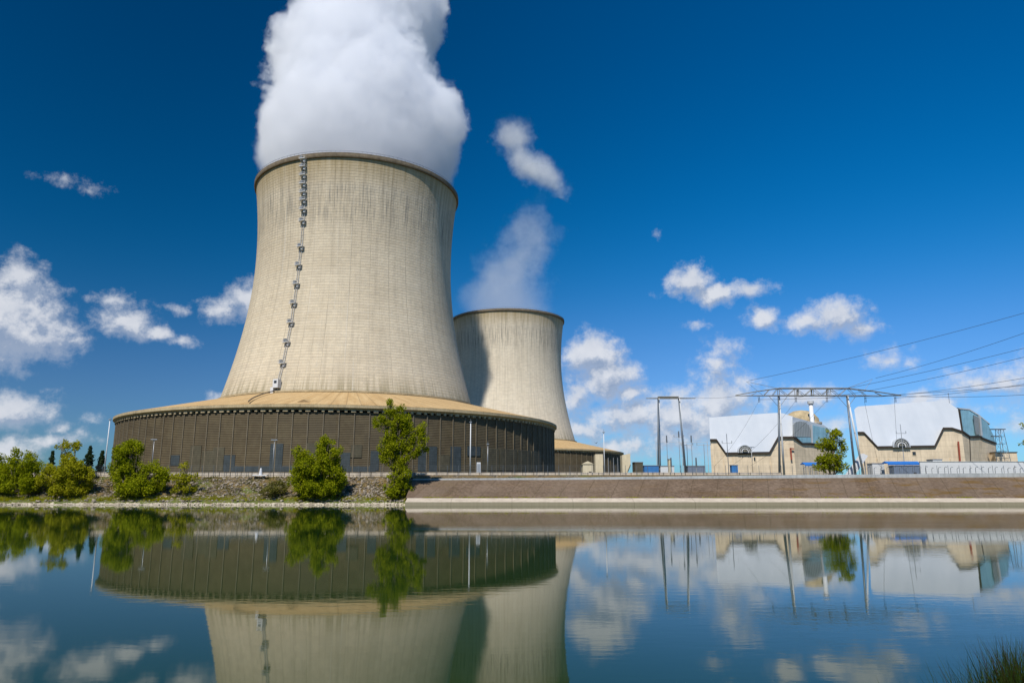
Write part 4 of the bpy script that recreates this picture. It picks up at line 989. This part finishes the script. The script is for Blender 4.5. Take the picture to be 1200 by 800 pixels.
# ------------------------------------------------------------------ white roofed halls
def poly(pts, Y, k=0., zlow=None, ox=0, oy=0, oz=0):
    out = []
    for (x, y) in pts:
        Yc_ = Y
        for _ in range(4):
            p = at(x, y, Yc_)
            if k: Yc_ = Y+k*max(0, p[2]-zlow)
        p = at(x, y, Yc_); out.append((p[0]-ox, p[1]-oy, p[2]-oz))
    return out
def back(pts, dy, dz=0, sx=0.0): return [(p[0]+dy*sx, p[1]+dy, p[2]+dz) for p in pts]
def hall(label, Y, wall, roof, dorm, win, zl_py, wing, ridge_dy):
    ox = at(wall[len(wall)//2][0], 540, Y)[0]
    t0 = empty('machine_hall', (ox, Y, SITE), label, 'hall', 'white roofed halls')
    SX = at(wall[0][0], 540, Y)[0]/Y+.09
    kw = dict(ox=ox, oy=Y, oz=SITE)
    fr = poly(wall, Y, **kw); fr = [(fr[0][0], 0, -.3)]+fr+[(fr[-1][0], 0, -.3)]
    MB().prism(fr, back(fr, 45, 0, SX)).build('wall', M_hall_wall, t0)
    zl = at(wall[2][0], zl_py, Y)[2]
    rf = poly(roof, Y-.5, .45, zl, **kw)
    MB().prism(rf, back(rf, ridge_dy, -1.5, SX)).build('roof', M_sheet, t0)
    for a_, b_ in zip(fr[1:-2], fr[2:-1]):
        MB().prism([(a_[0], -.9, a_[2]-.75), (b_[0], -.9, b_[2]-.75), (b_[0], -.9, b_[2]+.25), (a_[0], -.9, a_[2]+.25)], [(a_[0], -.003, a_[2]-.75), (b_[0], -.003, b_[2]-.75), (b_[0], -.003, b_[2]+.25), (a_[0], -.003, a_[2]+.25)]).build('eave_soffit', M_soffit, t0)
    # dormer: nested arches
    dx, dz, R_ = dorm; c = poly([(dx, dz)], Y, **kw)[0]; rr_ = (at(dx+R_, dz, Y)[0]-ox)-c[0]
    def arch(r0, r1, y0, y1, m, nm, par, foot=.12):
        pts = [(c[0]+r1*cos(a), y0, c[2]+r1*sin(a)) for a in np.linspace(0, pi, 17)]; pin = [(c[0]+r0*cos(a), y0, c[2]+r0*sin(a)) for a in np.linspace(pi, 0, 17)] if r0 else []
        P_ = pts+[(c[0]-r1, y0, c[2]-rr_*foot)]+([(c[0]-r0, y0, c[2]-rr_*foot)]+pin+[(c[0]+r0, y0, c[2]-rr_*foot)] if r0 else [])+[(c[0]+r1, y0, c[2]-rr_*foot)]
        return MB().prism(P_, [(p[0], y1, p[2]) for p in P_]).build(nm, m, par)
    dm = arch(0, rr_, -1.6, 6, M_soffit, 'dormer', t0)
    arch(rr_*.98, rr_*1.1, -1.9, 5, M_sheet, 'dormer_hood', dm); arch(rr_*.70, rr_*.84, -1.9, -1.4, M_grey_louvre, 'arch_band', dm); arch(rr_*.44, rr_*.56, -2.0, -1.4, M_white, 'window_frame', dm, .1)
    pn = arch(0, rr_*.44, -1.75, -1.5, M_window, 'window_pane', dm, .1)
    gb = MB()
    for k in (-.12, .12): gb.box((c[0]+rr_*k, -1.85, c[2]+rr_*.18), (.1, .1, rr_*.36))
    gb.box((c[0], -1.86, c[2]+rr_*.16), (rr_*.8, .1, .1))
    for a in np.linspace(.3, pi-.3, 7): gb.bar((c[0]+rr_*.62*cos(a), -1.7, c[2]+rr_*.62*sin(a)), (c[0]+rr_*.88*cos(a), -1.7, c[2]+rr_*.88*sin(a)), .12, n=4)
    gb.build('glazing_bars', M_cream, dm)
    wx, wy = win; p = poly([(wx, wy)], Y, **kw)[0]
    f_ = MB().box((p[0], -.05, p[2]), (2.4, .3, 2.4)).build('window', M_hall_wall, t0); MB().box((p[0], -.22, p[2]), (1.9, .1, 1.9)).build('pane', M_window, f_)
    for nm, pts, Y0, Y1, m_, th, dyo in wing:
        # pts with linear depth across px
        xs_ = [q[0] for q in pts]; lo, hi = min(q[0] for q in pts), max(q[0] for q in pts)
        P_ = []
        for (x, y) in pts:
            Yq = Y0+(Y1-Y0)*((x-lo)/(hi-lo)); p = at(x, y, Yq) if y is not None else (at(x, 545, Yq)[0], Yq, SITE-.3)
            P_.append((p[0]-ox, p[1]-Y+dyo, p[2]-SITE))
        MB().prism(P_, back(P_, th, 0, SX if th > 5 else 0)).build(nm, m_, t0)
    # pilasters on the wall and small marks
    b = MB(); x0_, x1_ = fr[0][0], fr[-1][0]
    for k in (.05, .16, .27, .5, .72, .86): 
        xx = x0_+(x1_-x0_)*k; b = MB().box((xx, -.2, 6), (.7, .4, 12.5)); b.build('pilaster', M_hall_wall, t0)
    return t0, ox
H2, o2 = hall('right white roofed concrete hall with a teal end and arched dormer', 420,
    [(1005, 506.5), (1012, 506.5), (1028, 523.5), (1095, 522.5), (1105, 501.5), (1116, 501.5), (1127, 505)],
    [(1005, 505.5), (1001, 480), (1003, 477.5), (1006, 476), (1108, 469), (1122.5, 479), (1126.5, 504), (1116, 500.5), (1105, 500.5), (1095, 521.5), (1028, 522.5), (1012, 505.5)],
    (1055, 523, 9), (1071, 531), 523, [
     ('wing_wall', [(1127, None), (1127, 505), (1136, 511.3), (1148, 511), (1151, 513), (1167, 519.5), (1168, None)], 420, 452, M_hall_wall, 12, 0.01),
     ('teal_cladding', [(1124, 502), (1123.5, 480), (1136, 481), (1147, 488), (1149, 510.3), (1136, 510.6), (1126.8, 504.3)], 431, 442, M_teal, 8, .3),
     ('grey_hatch', [(1141, 486), (1146.5, 489), (1148, 509), (1144, 509)], 436, 441, M_grey_louvre, 1, -.2),
     ('teal_cladding', [(1149.5, 489.5), (1157, 495), (1165, 511), (1166.5, 518.6), (1151, 512.3)], 443, 454, M_teal, 8, .1),
     ('edge_trim', [(1146.8, 487), (1148.7, 487.5), (1151, 510.5), (1149, 510.5)], 440, 443, M_white, 1.5, -.6),
     ('edge_trim', [(1122, 477.5), (1124, 479), (1136, 480.3), (1147, 487), (1160, 497.5), (1160, 496.3), (1147, 485.6), (1136, 478.9)], 430, 452, M_white, 3, -.3),
     ('gable_seam', [(1122.3, 480), (1123.9, 480), (1127.3, 505.5), (1125.6, 505.5)], 429.5, 430, M_soffit, 1, -1.2),
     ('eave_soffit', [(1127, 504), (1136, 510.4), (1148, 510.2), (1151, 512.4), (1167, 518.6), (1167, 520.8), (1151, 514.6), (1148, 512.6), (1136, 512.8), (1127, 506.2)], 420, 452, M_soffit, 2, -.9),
     ('red_pipe', [(1122, 517), (1123.6, 517), (1125.8, 541), (1124.2, 541)], 419, 419, M_red, .6, -.4),
     ('panel_joint', [(1135, 513), (1135.8, 513), (1137, 545), (1136, 545)], 427, 427.5, M_soffit, .5, -.9),
    ], 32)
H1, o1 = hall('left white roofed concrete hall with an arched louvre, behind the large gantry', 400,
    [(832, 515), (839.5, 515), (850.5, 530.8), (902, 530), (911.5, 512), (929.5, 512)],
    [(832, 514), (831, 489), (908.5, 483.5), (917.5, 484), (929.5, 488), (929.5, 511), (911.5, 511), (901.5, 529), (850.8, 529.8), (839.7, 514)],
    (872, 529.5, 7.5), (883, 537.5), 530, [
     ('wing_wall', [(929.5, None), (929.5, 512), (940, 519.6), (950, 519.6), (952, 520.5), (978, 524), (978, None)], 400, 424, M_hall_wall, 12, 0.01),
     ('wing_roof', [(929.5, 511.5), (929.5, 488), (966, 497.8), (971, 501.5), (971, 521), (950, 518.8), (940, 518.8)], 401, 420, M_sheet, 14, .8),
     ('arched_louvre', [(930.5, 511.5), (930, 497), (932, 494.5), (937, 493.4), (943, 494.5), (947.5, 498), (949.5, 504), (949.5, 512)], 400.5, 410, M_grey_louvre, 2, -.6),
     ('teal_cladding', [(933, 512.2), (949.6, 512.4), (950, 518.6), (940, 518.6)], 401, 410, M_teal, 2, -.6),
     ('teal_cladding', [(951.3, 498), (970.5, 502.5), (970.5, 520.5), (951.8, 519)], 411, 420, M_teal, 2, -.9),
     ('edge_trim', [(949.8, 497), (951.2, 497.3), (951.8, 519), (950.3, 519)], 410, 411, M_white, 1.2, -1.2),
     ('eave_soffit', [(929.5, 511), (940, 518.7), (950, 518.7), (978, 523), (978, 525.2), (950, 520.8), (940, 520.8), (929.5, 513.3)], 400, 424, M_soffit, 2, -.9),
     ('red_pipe', [(925.5, 525), (927, 525), (928.3, 538.5), (926.8, 538.5)], 399, 399, M_red, .6, -.4),
     ('red_pipe', [(925.5, 524.5), (930.5, 525), (930.5, 526.3), (925.5, 526)], 399, 399, M_red, .6, -.4),
    ], 32)
x, _, zt = at(938, 480.5, 455); rr_ = at(960, 490, 455)[0]-x
t0 = empty('reactor_building', (x, 455, SITE), 'beige domed building top peeping above the left hall roof', 'building')
h = zt-SITE
MB().lathe([(rr_, 0), (rr_, h-9), (rr_+.6, h-9), (rr_+.6, h-8), (rr_-1, h-8)], 48).build('wall', M_hall_wall, t0)
MB().lathe([(rr_-.9, h-8.2), (rr_*.9, h-5.5), (rr_*.7, h-2.6), (rr_*.4, h-.7), (.2, h)], 48).build('dome', M_fascia, t0, True)
x, _, zt = at(952.5, 470, 440); x = at(955.5, 500, 440)[0]; h = zt-SITE
t0 = empty('chimney', (at(956, 545, 440)[0], 440, SITE), 'slim white ventilation chimney with a dark cap behind the left hall', 'chimney')
MB().bar((0, 0, 0), (0, 0, h-1), 1.35, 1.2, 20).build('flue', M_white, t0, True); MB().bar((0, 0, h-1.6), (0, 0, h), 1.9, 1.9, 20).build('cap', M_pale_steel, t0)
# beige annex
pts = [(1168, 529.5), (1191.5, 530)]
xa, _, zt = at(1166, 530, 440); xb = at(1191.5, 530, 440)[0]
t0 = empty('annex_building', ((xa+xb)/2, 440, SITE), 'low beige annex at the right end of the right hall', 'building')
MB().box((0, 6, (zt-SITE)/2), (xb-xa, 12, zt-SITE)).build('wall', M_hall_wall, t0); MB().box((0, 6, zt-SITE+.15), (xb-xa+.6, 12.6, .5)).build('roof_edge', M_soffit, t0)

def shed(name, label, cat, px0, px1, pytop, Y, dep, m, roof=None, grp=None, gable=False, z0=SITE):
    xa, _, zt = at(px0, pytop, Y); xb = at(px1, pytop, Y)[0]; h = zt-z0; L_ = xb-xa
    t0 = empty(name, ((xa+xb)/2, Y, z0), label, cat, grp)
    MB().box((0, dep/2, h/2), (L_, dep, h)).build('wall', m, t0)
    if gable: MB().prism([(-L_/2-.3, -.3, h), (L_/2+.3, -.3, h), (0, -.3, h+L_*.28)], [(-L_/2-.3, dep, h), (L_/2+.3, dep, h), (0, dep, h+L_*.28)]).build('roof', roof or m, t0)
    else: MB().box((0, dep/2, h+.12), (L_+.4, dep+.4, .25)).build('roof', roof or M_steel, t0)
    MB().box((L_*.2, -.06, min(1.2, h*.4)), (min(1.1, L_*.3), .1, min(2.2, h*.7))).build('door', M_soffit, t0)
    return t0
def canopy(label, px0, px1, pyt, Y):
    xa, _, zt = at(px0, pyt, Y); xb = at(px1, pyt, Y)[0]; t0 = empty('blue_canopy', ((xa+xb)/2, Y, SITE), label, 'canopy', 'blue canopies'); h = zt-SITE; L_ = xb-xa
    MB().prism([(-L_/2, -3, h-1.1), (L_/2, -3, h-1.1), (L_/2, 0, h), (-L_/2, 0, h)], [(-L_/2, -3, h-.9+.2-.5), (L_/2, -3, h-.9+.2-.5), (L_/2, 3, h-.9), (-L_/2, 3, h-.9)]).build('roof', M_canopy, t0)
    MB().box((0, -2.98, h-1.35), (L_, .1, .7)).build('valance', M_canopy, t0)
    for k in range(5): MB().bar((-L_/2+.3+(L_-.6)*k/4, -2.6, 0), (-L_/2+.3+(L_-.6)*k/4, -2.6, h-1.2), .12).build('post', M_steel, t0)
canopy('wide blue canopy in front of the right hall', 1036, 1075, 540.3, 330)
canopy('small blue canopy left of the airy tree by the left hall', 940, 957, 541.5, 330)
shed('container', 'grey blue container below the wide blue canopy', 'container', 1047, 1082, 545.5, 318, 4, M_greyblue)
shed('container', 'small blue container before the left hall foot', 'container', 857.5, 864.5, 545, 320, 3, M_bluebox)
shed('site_cabin', 'low white cabin with a dark window band before the right hall', 'cabin', 1093, 1104, 538.3, 330, 5, M_white)
x_, _, z_ = at(1097, 541, 330)
shed('site_cabin', 'small white cabin left of the wide blue canopy roof', 'cabin', 1022, 1036, 543, 335, 5, M_white)
shed('pitched_shed', 'cream shed with a pitched roof before the farther tower screen', 'shed', 683, 695, 543.5, 300, 6, M_cream, M_cream, gable=True)
shed('gate_house', 'tall cream block set into the farther tower screen', 'building', 697.5, 706.5, 531.5, 560, 10, M_cream, M_soffit)
shed('storage_tank_house', 'small grey green plant room right of the farther tower', 'building', 744, 753.5, 541.5, 360, 8, M_olive)
shed('container', 'long blue container low behind the small gantry', 'container', 755, 772, 545.5, 345, 4, M_bluebox)
shed('container', 'white container right of the blue one behind the small gantry', 'container', 774, 790, 546, 345, 4, M_white)
shed('container', 'pale blue container low between small gantry and left hall', 'container', 806, 826, 546, 352, 4, M_greyblue)
shed('brick_stack', 'small beige block beside a stubby post near the small gantry', 'building', 783.5, 786, 538, 334, 2, M_cream)
# fan housing at the end of the farther apron
xa, _, zt = at(729, 533, 560); xb = at(738.5, 531.5, 560)[0]
t0 = empty('fan_housing', ((xa+xb)/2, 560, SITE), 'small beige angular housing at the right end of the farther apron roof', 'building'); L_ = xb-xa; h = zt-SITE
MB().prism([(-L_/2, 0, 0), (L_*.1, 0, 0), (L_*.1, 0, h*.35), (L_/2, 0, h*.62), (L_/2, 0, h*1.06), (-L_/2, 0, h)], [(-L_/2, 10, 0), (L_*.1, 10, 0), (L_*.1, 10, h*.35), (L_/2, 10, h*.62), (L_/2, 10, h*1.06), (-L_/2, 10, h)]).build('housing_shell', M_cream, t0)
MB().prism([(L_*.12, -.3, h*.33), (L_/2, -.3, h*.6), (L_/2, -.3, h*.66), (L_*.12, -.3, h*.4)], [(L_*.12, 8, h*.33), (L_/2, 8, h*.6), (L_/2, 8, h*.66), (L_*.12, 8, h*.4)]).build('stair_edge', M_soffit, t0)
for k, px in enumerate((713, 719, 724)):
    yard_post(['first', 'middle', 'last'][k]+' thin post under the right end of the farther apron', px, 545, 536, r=.3)
# small white sign in front of the screen
x, _, z = at(561, 541.5, 284); t0 = empty('white_cabinet', (x, 284, SITE), 'small white cabinet right of the white mast foot', 'cabinet')
MB().box((0, 0, (z-SITE)/2), (1.5, .8, z-SITE)).build('cabinet_body', M_white, t0); MB().box((0, -.43, (z-SITE)*.5), (1.2, .05, (z-SITE)*.8)).build('cabinet_door', M_steel, t0)
# inclined white conveyor by the right gantry leg
pA, pB = at(991, 551, 345), at(1004, 532, 352)
t0 = empty('white_ramp', (pA[0], 345, SITE), 'sloping white covered ramp at the foot of the right gantry leg', 'ramp')
MB().prism([(0, 0, 0), (3, 0, 0), (pB[0]-pA[0]+2, 0, pB[2]-SITE-1), (pB[0]-pA[0], 0, pB[2]-SITE)], [(0, 4, 0), (3, 4, 0), (pB[0]-pA[0]+2, 4, pB[2]-SITE-1), (pB[0]-pA[0], 4, pB[2]-SITE)]).build('ramp_body', M_white, t0)
MB().bar((pB[0]-pA[0]+1, 2, 0), (pB[0]-pA[0]+1, 2, pB[2]-SITE-1), .25).build('ramp_post', M_steel, t0)
# bird
p = at(698.5, 519, 260)
MBd = MB()
MBd.bar((-.35, 0, 0), (.1, 0, .02), .04, .13, 8).bar((.1, 0, .02), (.4, 0, .05), .13, .03, 8)
bd = MBd.build('bird', M_near_black); bd.location = p; tag(bd, 'small dark bird flying right of the farther tower apron', 'bird')
for s_ in (-1, 1): MB().prism([(.15, 0, .05), (-.12, 0, .05), (-.3, s_*.75, .28), (-.05, s_*.8, .3)], [(.15, 0, .08), (-.12, 0, .08), (-.3, s_*.75, .3), (-.05, s_*.8, .33)]).build('wing', M_near_black, bd)
bd.rotation_euler = (0, 0, .9)

# ------------------------------------------------------------------ render settings
sc.view_settings.view_transform = 'Standard'; sc.view_settings.look = 'None'; sc.view_settings.exposure = .3; sc.view_settings.gamma = 1
sc.cycles.use_denoising = True
sc.cycles.max_bounces = 16; sc.cycles.diffuse_bounces = 3; sc.cycles.glossy_bounces = 3; sc.cycles.transmission_bounces = 2; sc.cycles.volume_bounces = 10
sc.cycles.transparent_max_bounces = 8; sc.cycles.volume_max_steps = 256
sc.cycles.caustics_reflective = False; sc.cycles.caustics_refractive = False
